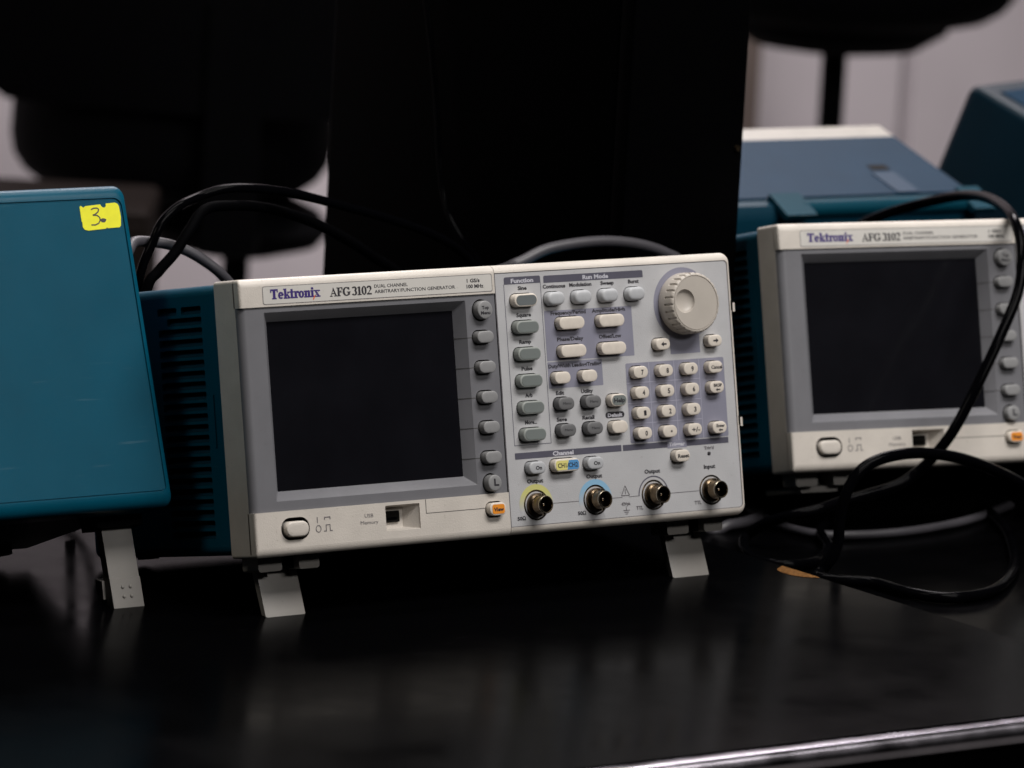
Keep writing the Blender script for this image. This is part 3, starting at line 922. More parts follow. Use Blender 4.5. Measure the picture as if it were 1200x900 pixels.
def add_legs(t, tilt, front_h, lean=27.0):
    """two fold-out legs under the front, in the local frame of the instrument; front_h = height of the front lower edge"""
    for cx in (29.5, 303.0):
        g = G()
        for (a, b_) in ((cx - 19.5, cx - 4.5), (cx + 6.5, cx + 19.5)):
            g.loft([at_y(rrect(a, b_, -8.0, 1.2, (.2, .2, 1.6, 1.6), 4), y) for y in (14.5, 30.0)], True, True)
        mt_ = g.obj('leg_mount', 'leg', t, smooth=40)
        g = G()
        g.box(cx - 4.4, cx + 6.4, 20.0, 30.0, -7.4, 1.0)
        g.obj('hinge', 'black', mt_, smooth=0)
        # leg in world-like (tilt removed) side view, then turned into the local frame
        h = front_h

        def loc(yw, zw):
            y, z = yw, zw - h
            c, s = math.cos(tilt), math.sin(tilt)
            return (y * c - z * s, y * s + z * c)
        tl_ = math.tan(math.radians(lean))
        ya = 13.4
        zt = h - 12.0
        th = 4.2
        side = [(ya, 0.0), (ya + th * 1.0, 0.0), (ya + tl_ * (zt + 4) + th * 1.35, zt + 4), (ya + tl_ * (zt + 4), zt + 4), (ya + tl_ * zt - .0, zt)]
        side = [loc(a, b_) for a, b_ in side]
        g = G()
        ins = 0.8
        loops = []
        for (x, k) in ((cx - 12.7, ins), (cx - 12.7 + ins, 0), (cx + 12.7 - ins, 0), (cx + 12.7, ins)):
            my = sum(p[0] for p in side) / len(side)
            mz = sum(p[1] for p in side) / len(side)
            f = 1 - k * 0.03
            loops.append([(x, my + (p[0] - my) * (1 - k * .12), mz + (p[1] - mz) * f) for p in side])
        g.loft(loops, True, True)
        lg = g.obj('tilt_leg', 'leg', t, smooth=30)
        for dx in (-7.4, 6.8):
            a = loc(ya + tl_ * (zt - 0.6) - .35, zt - 0.6)
            b_ = loc(ya + tl_ * (zt - 4.2) - .35, zt - 4.2)
            g = G()
            g.add([(cx + dx - .8, b_[0], b_[1]), (cx + dx + .8, b_[0], b_[1]), (cx + dx + .8, a[0], a[1]), (cx + dx - .8, a[0], a[1]),
                   (cx + dx - .8, b_[0] + 1, b_[1]), (cx + dx + .8, b_[0] + 1, b_[1]), (cx + dx + .8, a[0] + 1, a[1]), (cx + dx - .8, a[0] + 1, a[1])],
                  [(0, 1, 2, 3), (0, 4, 5, 1), (1, 5, 6, 2), (2, 6, 7, 3), (3, 7, 4, 0)])
            g.obj('slot', 'hole', lg, smooth=0)
    for cx in (30, 300):
        g = G()
        lp = circle(cx, 156, 6, 20)
        g.loft([[(p[0], p[1], z) for p in lp] for z in (2.0, -.6)], False, True)
        g.obj('rubber_foot', 'black', t, smooth=40)


TAU = 0.208125
# ------------------------------------------------------------------ room
def structure(o):
    o['kind'] = 'structure'
    return o


g = G()
g.box(-4, 6, -4, 2.8, -0.80, -0.75)
structure(g.obj('floor', 'floor', None, smooth=0, scale=1))
g = G()
g.box(-2.5, 2.517, 2.5, 2.6, -0.75, 2.2)
structure(g.obj('wall_left', 'wall', None, smooth=0, scale=1))
g = G()
g.box(2.537, 6.0, 2.5, 2.6, -0.75, 2.2)
structure(g.obj('wall_right', 'wall', None, smooth=0, scale=1))
g = G()
g.box(2.51, 2.545, 2.53, 2.62, -0.75, 2.2)
structure(g.obj('wall_joint', 'hole', None, smooth=0, scale=1))


g = G()
g.box(1.98, 2.235, 2.40, 2.4998, -0.75, 2.2)
structure(g.obj('added_dark_pillar', 'brown', None, smooth=0, scale=1))  # made-up brown pillar that darkens the wall beside the tower


# ------------------------------------------------------------------ tables
def make_table(label, x0, x1, y0, y1, ztop, strip_r=0.011):
    t = thing('lab_table', label, 'table', ((x0 + x1) / 2, y0, -0.75), (0, 0, 0), 'lab tables')
    ox, oy, oz = (x0 + x1) / 2, y0, -0.75

    def put(g, name, mt_, smooth=30, parent=t):
        g.v = [(a - ox, b_ - oy, c - oz) for a, b_, c in g.v]
        return g.obj(name, mt_, parent, smooth=smooth, scale=1)
    g = G()
    g.box(x0, x1, y0 + 0.006, y1, ztop - 0.028, ztop)
    put(g, 'table_top', 'table', 0)
    # rounded front edge strip
    g = G()
    prof = [(y0 + .0059, ztop - .0008), (y0 + 0.003, ztop - .0010)]
    for i in range(9):
        a = PI / 2 + i / 8 * PI
        prof.append((y0 - .002 + .006 * math.cos(a) * 1.0 + .002, ztop - .0072 + .0062 * math.sin(a)))
    prof += [(y0 + .0059, ztop - .0138)]
    g.loft([[(x, p[0], p[1]) for p in prof] for x in (x0, x1)], True, True)
    put(g, 'edge_strip', 'strip', 40)
    g = G()
    g.box(x0, x1, y0 + .002, y0 + .0059, ztop - .030, ztop - .0139)
    put(g, 'edge_band', 'black', 0)
    g = G()
    g.box(x0 + .06, x1 - .06, y0 + .08, y0 + .10, ztop - .12, ztop - .0285)
    put(g, 'apron', 'black', 0)
    for (lx, ly) in ((x0 + .05, y0 + .06), (x1 - .09, y0 + .06), (x0 + .05, y1 - .1), (x1 - .09, y1 - .1)):
        g = G()
        g.box(lx, lx + .04, ly, ly + .04, -.75, ztop - .0283)
        put(g, 'leg', 'black', 0)
    return t, put


t1, put1 = make_table('black laminate lab table in front, under the centre generator, with bright front edge strip', -1.25, 0.3705, -0.333, 0.95, 0.0)
t2, put2 = make_table('black laminate lab table at right under the half hidden generator', 0.3725, 2.0, -0.333, 0.95, -0.013)
# chipped corner of the veneer
g = G()
ch_ = [(0.3630, 0.0115), (0.3702, 0.0165), (0.3703, -0.018), (0.3668, -0.016), (0.3625, -0.0125), (0.3590, -0.006), (0.3585, 0.002), (0.3600, 0.008)]
g.loft([[(a, b_, 0.0002) for a, b_ in ch_], [(0.3660 + (a - 0.3660) * .8, b_ * .9, 0.0006) for a, b_ in ch_]], False, True)
put1(g, 'chipped_edge', 'wood', 30)
# ------------------------------------------------------------------ generators
gen = make_generator('cream and blue function generator in the middle with every button and output in view', (0, 0, 0.036), (-TAU, 0, 0))
gen2 = copy_tree(gen)
gen2['label'] = 'function generator at the right edge with a black cable hanging across its screen'
gen2.location = (0.4580, 0.1191, 0.0290)
gen2.rotation_euler = (-0.2461, 0, -0.1357)
add_legs(gen, TAU, 36.0)
for cx in (29.5, 303.0):
    g = G()
    for (a, b_) in ((cx - 19.5, cx - 4.5), (cx + 6.5, cx + 19.5)):
        g.loft([at_y(rrect(a, b_, -8.0, 1.2, (.2, .2, 1.6, 1.6), 4), y) for y in (14.5, 30.0)], True, True)
    q = g.obj('leg_mount', 'leg', gen2, smooth=40)
    g = G()
    g.loft([at_y(rrect(cx - 12.7, cx + 12.7, -11.5, -8.1, 1.0, 3), y) for y in (21.0, 62.0)], True, True)
    g.obj('tilt_leg', 'leg', gen2, smooth=40)
for cx in (30, 300):
    g = G()
    lp = circle(cx, 156, 6, 20)
    g.loft([[(p[0], p[1], z) for p in lp] for z in (2.0, -.9)], False, True)
    g.obj('rubber_foot', 'black', gen2, smooth=40)
blk = thing('added_dark_block', 'added black block propping up the right generator and standing in for deep shadow', 'block', (0.515, 0.166, -0.013), (0, 0, -0.1357))  # added prop, its black fills the shadowed space under the generator
g = G()
lp0 = [(-30, 0), (240, 0), (240, 42), (-30, 42)]
# wedge whose top follows the tilted underside
g.add([(-30, 0, 0), (240, 0, 0), (240, 40, 0), (-30, 40, 0), (-30, 0, 30.2), (240, 0, 30.2), (240, 40, 20.4), (-30, 40, 20.4)],
      [(0, 3, 2, 1), (4, 5, 6, 7), (0, 1, 5, 4), (1, 2, 6, 5), (2, 3, 7, 6), (3, 0, 4, 7)])
g.obj('block_body', 'black', blk, smooth=0)

# ------------------------------------------------------------------ covered scope at the left
CT = 0.3734
cs = thing('covered_oscilloscope', 'oscilloscope at the left edge behind a plain blue front cover', 'oscilloscope', (-0.018, 0.0527, 0.0564), (-CT, 0, -0.0013))
cw, chh, cd = 375.0, 176.0, 149.0
out = rrect(-cw, 0, 0, chh, (6, 6, 5, 5), 6)
inn = rrect(-cw + 5.2, -4.6, 7.8, chh - 7.8, (5, 5, 3, 3), 6)
g = G()
rows = [at_y(out, 22.0), at_y(out, 6.0)]
for s in range(1, 9):
    a = s / 8 * PI / 2
    k = (1 - math.cos(a)) * 0.96
    rows.append([(o[0] + (i[0] - o[0]) * k, 6.0 * (1 - math.sin(a)), o[1] + (i[1] - o[1]) * k) for o, i in zip(out, inn)])
in2 = rrect(-cw + 5.7, -5.1, 8.3, chh - 8.3, (4.6, 4.6, 2.6, 2.6), 6)
rows.append(at_y(inn, 0.75))
rows.append(at_y(in2, 0.75))
rows.append(at_y(rrect(-cw + 6.0, -5.4, 8.6, chh - 8.6, (4.4, 4.4, 2.4, 2.4), 6), 0.25))
g.loft(rows, True, True)
cov = g.obj('front_cover', 'teal', cs, smooth=40)
g = G()
bo = rrect(-cw + 4, -4, 3, chh - 4, 6, 6)
g.loft([at_y(bo, 22.1), at_y(bo, cd - 5), at_y(rrect(-cw + 9, -9, 8, chh - 9, 6, 6), cd)], True, True)
g.obj('case', 'teal_dark', cs, smooth=40)


def leg_scope(cx):
    c, s = math.cos(CT), math.sin(CT)

    def loc(yw, zw):     # world offsets from the cover's origin
        y, z = yw - 52.7, zw - 56.4
        return (y * c - z * s, y * s + z * c)
    g = G()
    side = [(63.2, 0.2), (69.0, 0.2), (88.0, 45.5), (81.5, 45.5)]
    side = [loc(a, b_) for a, b_ in side]
    g.loft([[(x, p[0], p[1]) for p in side] for x in (cx - 9.3, cx + 9.3)], True, True)
    lg = g.obj('tilt_leg', 'leg', cs, smooth=30)
    # rubber shoe with four nubs
    g = G()
    sh = [loc(*p) for p in ((62.7, 0.0), (69.3, 0.0), (75.6, 15.0), (68.7, 15.0))]
    g.loft([[(x, p[0], p[1]) for p in sh] for x in (cx - 9.5, cx + 9.5)], True, True)
    shoe = g.obj('shoe', 'leg', lg, smooth=30)
    for dx, tz in ((-2.2, 10.4), (2.6, 10.4), (-2.2, 5.6), (2.6, 5.6)):
        yy, zz_ = loc(62.7 + tz * 0.4, tz)
        g = G()
        for k in range(4):
            pass
        g.loft([[(cx + dx + r * math.cos(2 * PI * q / 14), yy + d, zz_ + r * math.sin(2 * PI * q / 14)) for q in range(14)] for r, d in ((1.1, .4), (1.0, -.3), (.6, -.65))], False, True)
        g.obj('nub', 'leg', shoe, smooth=60)
    g = G()
    g.box(cx - 16, cx + 13, 24, 40, -5.5, 3.2)
    g.obj('leg_mount', 'black', cs, smooth=0)
    g = G()
    bk = [loc(*p) for p in ((70.5, 3.5), (78, 6.0), (80, 13.0), (73.0, 13.0))]
    g.loft([[(x, p[0], p[1]) for p in bk] for x in (cx - 11.5, cx - 4)], True, True)
    g.obj('leg_stop', 'leg', lg, smooth=30)


leg_scope(-20.4)
leg_scope(-cw + 20.4)
for cx in (-30, -345):
    g = G()
    lp = circle(cx, cd - 12, 6, 20)
    g.loft([[(p[0], p[1], z) for p in lp] for z in (4.0, -.6)], False, True)
    g.obj('rubber_foot', 'black', cs, smooth=40)
# yellow sticker with a handwritten 3.
st = [(-31.0, 164.2), (-30.2, 164.9), (-28.6, 163.8), (-27.4, 164.6), (-18.0, 165.2), (-17.4, 164.2), (-16.6, 163.4), (-15.2, 163.4), (-14.6, 164.2), (-14.4, 165.5), (-8.6, 165.8), (-7.0, 165.0),
      (-6.4, 163.6), (-6.2, 158.0), (-7.0, 153.2), (-8.0, 152.2), (-15.4, 152.0), (-16.0, 152.5), (-16.6, 151.8), (-27.6, 151.2), (-29.8, 151.7), (-30.9, 153.2), (-30.7, 155.8), (-31.1, 156.4)]
sticker = slab(cov, st, 0.02, 0.22, 'sticker', 'sticker')
g = G()


def stroke(g, pts, wd, y):
    for a, b_ in zip(pts[:-1], pts[1:]):
        dx, dz = b_[0] - a[0], b_[1] - a[1]
        l_ = math.hypot(dx, dz) or 1
        nx, nz = -dz / l_ * wd / 2, dx / l_ * wd / 2
        g.add([(a[0] + nx, y, a[1] + nz), (a[0] - nx, y, a[1] - nz), (b_[0] - nx, y, b_[1] - nz), (b_[0] + nx, y, b_[1] + nz)], [(0, 1, 2, 3)])


stroke(g, [(-24.2, 162.6), (-22.6, 163.2), (-20.4, 163.3), (-19.4, 162.6), (-20.0, 161.2), (-22.0, 159.9), (-23.6, 159.5), (-21.0, 159.3), (-19.6, 158.2), (-19.4, 156.6), (-20.6, 155.0), (-22.8, 154.1), (-25.4, 154.2)], .7, -.06)
dotp = [(-17.6 + 1.9 * math.cos(a) * (1 + .15 * math.sin(3 * a)), 156.4 + 1.15 * math.sin(a)) for a in [2 * PI * k / 14 for k in range(14)]]
g.add(at_y(dotp, -.06), [tuple(range(14))])
g.obj('handwriting', 'ink', sticker, smooth=0, recalc=False)


# ------------------------------------------------------------------ rear oscilloscope, facing away
def rear_scope(label, loc, rot, ww, hh, dd, colour_top):
    t = thing('oscilloscope', label, 'oscilloscope', loc, rot, 'oscilloscopes facing away')
    # origin: near lower right edge; X runs to the left as negative, Y away from us
    g = G()
    lp = rrect(-ww, 0, 0, hh, 5, 5)
    g.loft([at_y(rrect(-ww + 7, -7, 7, hh - 7, 5, 5), 0), at_y(lp, 6), at_y(lp, dd - 22)], True, True)
    c = g.obj('case', 'teal_dark', t, smooth=38)
    g = G()
    lp2 = rrect(-ww + .3, -.3, .3, hh + 1.0, (4, 4, 2, 2), 5)
    g.loft([at_y(lp2, dd - 21.9), at_y(lp2, dd - 3), at_y(rrect(-ww + 3, -3, 3, hh - 2, 4, 5), dd)], True, True)
    g.obj('front_bezel', 'white', t, smooth=38)
    # blue-grey top cover
    g = G()
    g.box(-ww + 4, -4, 15, dd - 22.2, hh - .4, hh + 1.4)
    top = g.obj('top_cover', colour_top, t, smooth=0)
    g = G()
    g.box(-58, -43, 52, 60, hh + 1.0, hh + 1.7)
    g.obj('slot', 'hole', top, smooth=0)
    g = G()
    g.box(-62, -44, 15.5, 47, hh + 1.2, hh + 2.2)
    g.obj('ramp', 'ramp', top, smooth=0)
    # carrying handle folded over the back edge
    g = G()
    n = 12
    for (x0, x1) in ((-168, -144), (-16, 2)):
        g.add([(x0, 14, hh + .5), (x1, 14, hh + .5), (x1, -9, hh - 4), (x0, -9, hh - 4), (x0, 14, hh + 5), (x1, 14, hh + 5), (x1, -11, hh + .5), (x0, -11, hh + .5)],
              [(0, 3, 2, 1), (4, 5, 6, 7), (0, 1, 5, 4), (1, 2, 6, 5), (2, 3, 7, 6), (3, 0, 4, 7)])
    rr = [[(x, 4 + 6.5 * math.cos(2 * PI * k / n), hh - 2.5 + 6 * math.sin(2 * PI * k / n)) for k in range(n)] for x in (-146, -14)]
    g.loft(rr, True, True)
    g.obj('handle', 'handle', t, smooth=40)
    for cx in (-40, -ww + 40):
        hf = dd * math.sin(rot[0]) / math.cos(rot[0])
        g = G()
        g.add([(cx - 12, dd - 22, 0.5), (cx + 12, dd - 22, .5), (cx + 12, dd - 16, .5), (cx - 12, dd - 16, .5)] +
              [(cx + sx * 12, dd - 20 + sy, -(dd - 20) * math.tan(rot[0]) - sy * math.tan(rot[0]) + .4) for sx, sy in ((-1, 0), (1, 0), (1, 6), (-1, 6))],
              [(0, 1, 2, 3), (4, 7, 6, 5), (0, 4, 5, 1), (1, 5, 6, 2), (2, 6, 7, 3), (3, 7, 4, 0)])
        g.obj('tilt_leg', 'leg', t, smooth=0)
    return t


rear_scope('blue grey topped oscilloscope with white bezel turned away behind the right generator', (0.8490, 0.4530, -0.0128), (0.2736, 0, -0.0611), 324.0, 151.0, 128.0, 'scope_top')
bx_ = thing('bench_instrument', 'dark blue instrument standing tilted in the top right corner', 'instrument', (1.0165, 0.4960, -0.0128), (0.3602, 0, 0.3083))
g = G()
lp = rrect(0, 320, 0, 148, 6, 5)
g.loft([at_y(rrect(5, 315, 5, 143, 6, 5), 0), at_y(lp, 6), at_y(lp, 162), at_y(rrect(4, 316, 4, 144, 6, 5), 168)], True, True)
g.obj('case', 'navy', bx_, smooth=38)
g = G()
lp = rrect(-2.5, 322.5, -1, 150.5, 12, 6)
g.loft([at_y(rrect(4, 316, 6, 143, 12, 6), -4), at_y(lp, 6), at_y(lp, 70), at_y(rrect(2, 318, 3, 146, 12, 6), 76)], True, True)
g.obj('rear_boot', 'navy', bx_, smooth=38)
g = G()
g.box(14, 306, 80, 150, 147.6, 149.2)
g.obj('top_cover', 'scope_top', bx_, smooth=0)
for cx in (40, 280):
    g = G()
    k = math.tan(0.3602)
    g.add([(cx - 12, 140, 0.5), (cx + 12, 140, .5), (cx + 12, 147, .5), (cx - 12, 147, .5), (cx - 12, 140, -140 * k + .6), (cx + 12, 140, -140 * k + .6), (cx + 12, 147, -147 * k + .6), (cx - 12, 147, -147 * k + .6)],
          [(0, 1, 2, 3), (4, 7, 6, 5), (0, 4, 5, 1), (1, 5, 6, 2), (2, 6, 7, 3), (3, 7, 4, 0)])
    g.obj('tilt_leg', 'leg', bx_, smooth=0)

# ------------------------------------------------------------------ black computer tower
pc = thing('computer_tower', 'tall black computer tower standing behind the centre generator', 'computer', (0.3752, 0.19, -0.013))
g = G()


def brick(g, x0, x1, y0, y1, z0, z1, r):
    lp0, lp1 = rrect(x0 + r, x1 - r, y0 + r, y1 - r, r, 3), rrect(x0, x1, y0, y1, r, 3)
    g.loft([[(p[0], p[1], z0) for p in lp0], [(p[0], p[1], z0 + r) for p in lp1], [(p[0], p[1], z1 - r) for p in lp1], [(p[0], p[1], z1) for p in lp0]], True, True)
    return g


brick(g, 0, 86.0, 14, 312, 4, 440, 2.5)
pcc = g.obj('case', 'black', pc, smooth=35)
g = G()
brick(g, -.3, 86.3, 0, 13.9, 4, 440, 2)
fp = g.obj('front_bezel', 'black', pc, smooth=35)
g = G()
brick(g, 12, 74, -1.0, 2, 330, 372, .8)
g.obj('drive_slot', 'black', fp, smooth=35)
g = G()
g.loft([at_y(circle(81, 226, 2.0, 20), 0), at_y(circle(81, 226, 1.7, 20), -2.0)], False, True)
g.obj('power_button', 'metal', fp, smooth=35)
for sx in (12, 74):
    for sy in (30, 290):
        g = G()
        g.loft([[(p[0], p[1], z) for p in circle(sx, sy, 8, 16)] for z in (4.5, 0)], False, True)
        g.obj('foot', 'black', pc, smooth=35)


# ------------------------------------------------------------------ swivel chairs far behind
def make_chair(label, x, y, zseat, r, back, rz, thick=0.1, drop=0.05, mr=0.088, solid=False, seat_off=(0, 0)):
    t = thing('swivel_chair', label, 'chair', (x, y, -0.75), (0, 0, rz), 'chairs in the background')
    hz = (zseat + 0.75)

    def lathe(prof, n=64, off=(0, 0)):
        gg = G()
        gg.loft([[(off[0] + q * math.cos(2 * PI * k / n), off[1] + q * math.sin(2 * PI * k / n), z) for k in range(n)] for q, z in prof], True, True)
        return gg
    lathe([(r * .25, hz), (r * .68, hz + .003), (r * .82, hz + .009), (r * .92, hz + .020), (r * .98, hz + .034), (r, hz + .052), (r * .98, hz + thick - .015), (r * .8, hz + thick), (r * .3, hz + thick + .003)], 64, seat_off).obj('seat', 'chair', t, 50, 1)
    lathe([(mr * .4, hz - drop), (mr * .85, hz - drop * .8), (mr, hz - drop * .5), (mr * (1.15 if solid else .85), hz - drop * .2), (mr * (1.2 if solid else .45), hz + (.018 if solid else .006))]).obj('tilt_mechanism', 'chair', t, 50, 1)
    lathe([(.02, .09), (.02, .30), (.0125, .31), (.0125, hz - drop + .005)], 20).obj('gas_post', 'chair', t, 40, 1)
    for k in range(5):
        a = 2 * PI * k / 5 + .3
        gg = G()
        c, s = math.cos(a), math.sin(a)
        pts = []
        for (d, wd, z0, z1) in ((.02, .022, .06, .11), (.27, .014, .05, .08)):
            for (sx, zz_) in ((-1, z0), (1, z0), (1, z1), (-1, z1)):
                pts.append((d * c - sx * wd * s, d * s + sx * wd * c, zz_))
        gg.add(pts, [(0, 1, 2, 3), (4, 7, 6, 5), (0, 4, 5, 1), (1, 5, 6, 2), (2, 6, 7, 3), (3, 7, 4, 0)])
        gg.obj('base_leg', 'chair', t, 0, 1)
        gg = G()
        gg.loft([[(.262 * c + dy * s, .262 * s - dy * c, .026 + .0) if False else (.262 * c + .025 * math.cos(2 * PI * q / 16) * c - dy * s, .262 * s + .025 * math.cos(2 * PI * q / 16) * s + dy * c, .025 + .025 * math.sin(2 * PI * q / 16)) for q in range(16)] for dy in (-.02, .02)], True, True)
        gg.obj('castor', 'chair', t, 40, 1)
    if back:
        gg = G()
        rows = []
        for z, wd in ((hz + .095, .21), (hz + .11, .23), (hz + .28, .23), (hz + .32, .21), (hz + .335, .17)):
            row = []
            for k in range(13):
                u = -1 + 2 * k / 12
                row.append((u * wd, -r * .98 - .02 + .05 * u * u, z))
            for k in range(13):
                u = 1 - 2 * k / 12
                row.append((u * wd, -r * .98 + .01 + .05 * u * u, z))
            rows.append(row)
        gg.loft(rows, True, True)
        gg.obj('backrest', 'chair', t, 40, 1)
        gg = G()
        gg.box(-.025, .025, -r * .98 - .03, -r * .98 - .021, hz - .02, hz + .2)
        gg.box(-.025, .025, -r * .98 - .03, 0, hz - .03, hz - .021)
        gg.obj('back_bracket', 'chair', t, 0, 1)
    return t


make_chair('black swivel chair far behind, left of the tower, out of focus', 1.2776, 1.9661, -0.108, 0.150, True, -0.63, 0.15, 0.054, 0.088, False, (-0.064, 0.0))
make_chair('black swivel chair far behind, right of the tower, above the turned away oscilloscope', 1.9268, 1.8989, 0.050, 0.178, False, 0.4, 0.1, 0.030, 0.095, True)


# added cabinet, put in to darken the background at the far left
cb = thing('added_dark_cabinet', 'added dark brown cabinet darkening the background beyond the blue covered oscilloscope', 'cabinet', (0.936, 1.742, -0.75), (0, 0, -0.63))
g = G()
brick(g, -90, 88, -60, 100, 0, 688, 4)
cbb = g.obj('carcass', 'cabinet', cb, smooth=30)
for k in range(3):
    g = G()
    brick(g, -86, 84, -66, -61, 12 + k * 224, 230 + k * 224, 2)
    dr = g.obj('drawer_front', 'cabinet', cb, smooth=30)
    g = G()
    g.box(-30, 25, -72, -66.2, 186 + k * 224, 194 + k * 224)
    g.obj('handle', 'black', dr, smooth=0)


# ------------------------------------------------------------------ cables
def cable(name, pts, r, material, label, group='loose cables', n=12, sub=8):
    P_ = [Vector(p) for p in pts]
    P_ = [P_[0] * 2 - P_[1]] + P_ + [P_[-1] * 2 - P_[-2]]
    line = []
    for i in range(1, len(P_) - 2):
        p0, p1, p2, p3 = P_[i - 1:i + 3]
        for s in range(sub):
            u = s / sub
            line.append(0.5 * ((2 * p1) + (p2 - p0) * u + (2 * p0 - 5 * p1 + 4 * p2 - p3) * u * u + (3 * p1 - p0 - 3 * p2 + p3) * u ** 3))
    line.append(P_[-2])
    up = Vector((0.13, 0.21, 0.97))
    rows = []
    nrm = None
    for i, p in enumerate(line):
        tg = (line[min(i + 1, len(line) - 1)] - line[max(i - 1, 0)]).normalized()
        if nrm is None:
            nrm = (up - tg * up.dot(tg)).normalized()
        else:
            nrm = (nrm - tg * nrm.dot(tg)).normalized()
        bn = tg.cross(nrm)
        rows.append([tuple(p + (nrm * math.cos(2 * PI * k / n) + bn * math.sin(2 * PI * k / n)) * r) for k in range(n)])
    g = G()
    g.loft(rows, True, True)
    return tag(g.obj(name, material, None, 60, 1), label, 'cable', group)


cable('power_cable', [(0.052, 0.29, 0.004), (0.055, 0.255, 0.02), (0.060, 0.24, 0.09), (0.0670, 0.2360, 0.1341), (0.0712, 0.2360, 0.1525), (0.0775, 0.2370, 0.1647), (0.0844, 0.2390, 0.1758), (0.0974, 0.2430, 0.1840), (0.1172, 0.2500, 0.1885), (0.1327, 0.2500, 0.1919), (0.1549, 0.2500, 0.1915), (0.1816, 0.2500, 0.1875),
      (0.2148, 0.2500, 0.1792), (0.2515, 0.2500, 0.1692), (0.2858, 0.2500, 0.1571), (0.3119, 0.2550, 0.1419), (0.3326, 0.2600, 0.1170), (0.3444, 0.2600, 0.0802), (0.347, 0.262, 0.03), (0.345, 0.28, 0.0045), (0.34, 0.32, 0.004)],
      0.0027, 'cable_black', 'black cable arching from the blue covered oscilloscope over to the tower')
cable('power_cable', [(0.050, 0.215, 0.0042), (0.055, 0.222, 0.03), (0.062, 0.225, 0.1), (0.0677, 0.2250, 0.1407), (0.0751, 0.2250, 0.1511), (0.0854, 0.2250, 0.1613), (0.0964, 0.2280, 0.1731), (0.1107, 0.2350, 0.1832), (0.1310, 0.2400, 0.1840), (0.1702, 0.2600, 0.1780), (0.2131, 0.2700, 0.1650), (0.2537, 0.2750, 0.1450),
      (0.2891, 0.2800, 0.1200), (0.31, 0.285, 0.06), (0.305, 0.29, 0.0045), (0.29, 0.33, 0.0042)],
      0.0031, 'cable_matte', 'lower black cable running just under the other arch beside the blue cover')
cable('grey_cable', [(0.030, 0.235, 0.0032), (0.033, 0.232, 0.06), (0.045, 0.2300, 0.1480), (0.0574, 0.2320, 0.1599), (0.0670, 0.2400, 0.1655), (0.0785, 0.2440, 0.1650), (0.0917, 0.2440, 0.1630), (0.1040, 0.2420, 0.1590), (0.1152, 0.2400, 0.1528), (0.1255, 0.2380, 0.1452), (0.1387, 0.2400, 0.1324), (0.1467, 0.2400, 0.1146), (0.155, 0.243, 0.05), (0.165, 0.25, 0.0035), (0.19, 0.27, 0.0032)],
      0.0031, 'cable_grey', 'short grey cable curving down behind the left corner of the centre generator')
cable('thin_wire', [(0.43, 0.41, 0.4291), (0.40, 0.41, 0.4291), (0.376, 0.409, 0.4300), (0.3665, 0.405, 0.395), (0.3670, 0.3963, 0.2946), (0.3670, 0.3927, 0.2845), (0.3670, 0.3822, 0.2491), (0.3670, 0.3735, 0.2134), (0.3660, 0.3666, 0.1828), (0.3640, 0.3552, 0.1582), (0.3620, 0.3346, 0.1414), (0.3620, 0.3139, 0.1299), (0.3620, 0.3013, 0.1193), (0.362, 0.298, 0.06), (0.361, 0.30, 0.003), (0.355, 0.33, 0.0022)],
      0.0018, 'cable_black', 'thin black wire hanging in front of the black tower')
cable('grey_cable', [(0.275, 0.25, 0.0036), (0.277, 0.226, 0.03), (0.279, 0.212, 0.10), (0.2820, 0.200, 0.1380), (0.2871, 0.1810, 0.1505), (0.2941, 0.1780, 0.1542), (0.3138, 0.1780, 0.1608), (0.3477, 0.1780, 0.1633), (0.3760, 0.1780, 0.1606), (0.3985, 0.1780, 0.1540), (0.4119, 0.1780, 0.1452), (0.4200, 0.174, 0.115), (0.423, 0.168, 0.05), (0.428, 0.162, -.0085), (0.445, 0.160, -.0094), (0.47, 0.168, -.0094), (0.50, 0.19, -.0094)],
      0.0034, 'cable_grey', 'grey cable arching over the top of the centre generator before the tower')
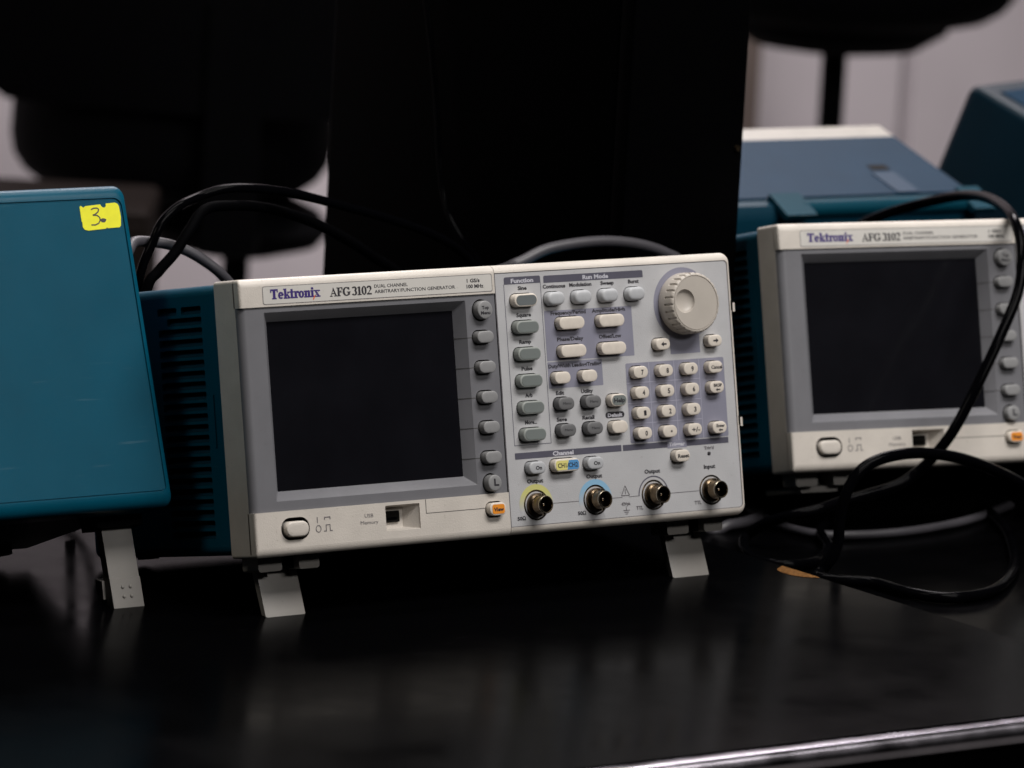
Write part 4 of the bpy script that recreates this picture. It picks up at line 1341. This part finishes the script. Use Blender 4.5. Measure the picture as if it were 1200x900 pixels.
cable('power_cable', [(0.652, 0.37, -0.0095), (0.652, 0.34, 0.04), (0.6565, 0.3300, 0.1254), (0.6656, 0.3250, 0.1362), (0.6770, 0.3100, 0.1468), (0.6863, 0.2800, 0.1585), (0.6799, 0.2400, 0.1684), (0.6578, 0.1900, 0.1745), (0.6236, 0.1300, 0.1747), (0.6072, 0.1000, 0.1602), (0.5943, 0.0850, 0.1383), (0.5745, 0.0750, 0.1142),
      (0.5542, 0.0700, 0.0853), (0.5392, 0.0700, 0.0605), (0.5303, 0.0750, 0.0447), (0.5246, 0.0850, 0.0314), (0.5114, 0.0880, 0.0235), (0.4886, 0.0900, 0.0186), (0.4730, 0.0920, 0.0157), (0.4539, 0.0920, 0.0119), (0.4400, 0.0980, 0.0085), (0.4330, 0.1130, 0.0010), (0.4290, 0.1240, -0.0085), (0.4118, 0.1036, -0.0096), (0.3980, 0.0785, -0.0096), (0.3973, 0.0600, -0.0096), (0.408, 0.052, -0.0096), (0.43, 0.058, -0.0096), (0.46, 0.085, -0.0096), (0.49, 0.13, -0.0096), (0.53, 0.16, -0.0096)],
      0.0033, 'cable_black', 'black cable hanging down across the front of the right generator')
cable('power_cable', [(0.62, 0.06, -0.009), (0.6035, 0.0500, 0.0082), (0.5854, 0.0500, 0.0224), (0.5600, 0.0450, 0.0339), (0.5317, 0.0400, 0.0444), (0.5040, 0.0350, 0.0518), (0.4736, 0.0300, 0.0562), (0.4495, 0.0300, 0.0543), (0.4341, 0.0300, 0.0478), (0.4250, 0.0300, 0.0349), (0.4218, 0.0300, 0.0201), (0.4199, 0.0280, 0.0081), (0.4157, 0.0280, -0.0016),
      (0.4104, 0.0309, -0.0095), (0.3990, 0.0200, -0.0095), (0.4067, 0.0075, -0.0095), (0.4210, -0.0062, -0.0095), (0.4230, -0.0317, -0.0095), (0.4350, -0.0534, -0.0095), (0.4702, -0.0495, -0.0095), (0.5247, -0.0062, -0.0095), (0.5700, 0.0474, -0.0095), (0.6075, 0.1008, -0.0095), (0.6438, 0.1706, -0.0095)],
      0.0034, 'cable_black', 'black cable lying in a big loop on the table before the right generator')
cable('grey_cable', [(0.7370, 0.1973, -0.0101), (0.6778, 0.1616, -0.0101), (0.6321, 0.1365, -0.0101), (0.5842, 0.1161, -0.0101), (0.5367, 0.1072, -0.0101), (0.4999, 0.1106, -0.0101), (0.4816, 0.1202, -0.0101), (0.4755, 0.1412, -0.0101), (0.4794, 0.1666, -0.0101), (0.4875, 0.1936, -0.0101), (0.4967, 0.2206, -0.0101), (0.5074, 0.2532, -0.0101)],
      0.0028, 'cable_grey', 'grey cable lying flat on the table under the right generator')
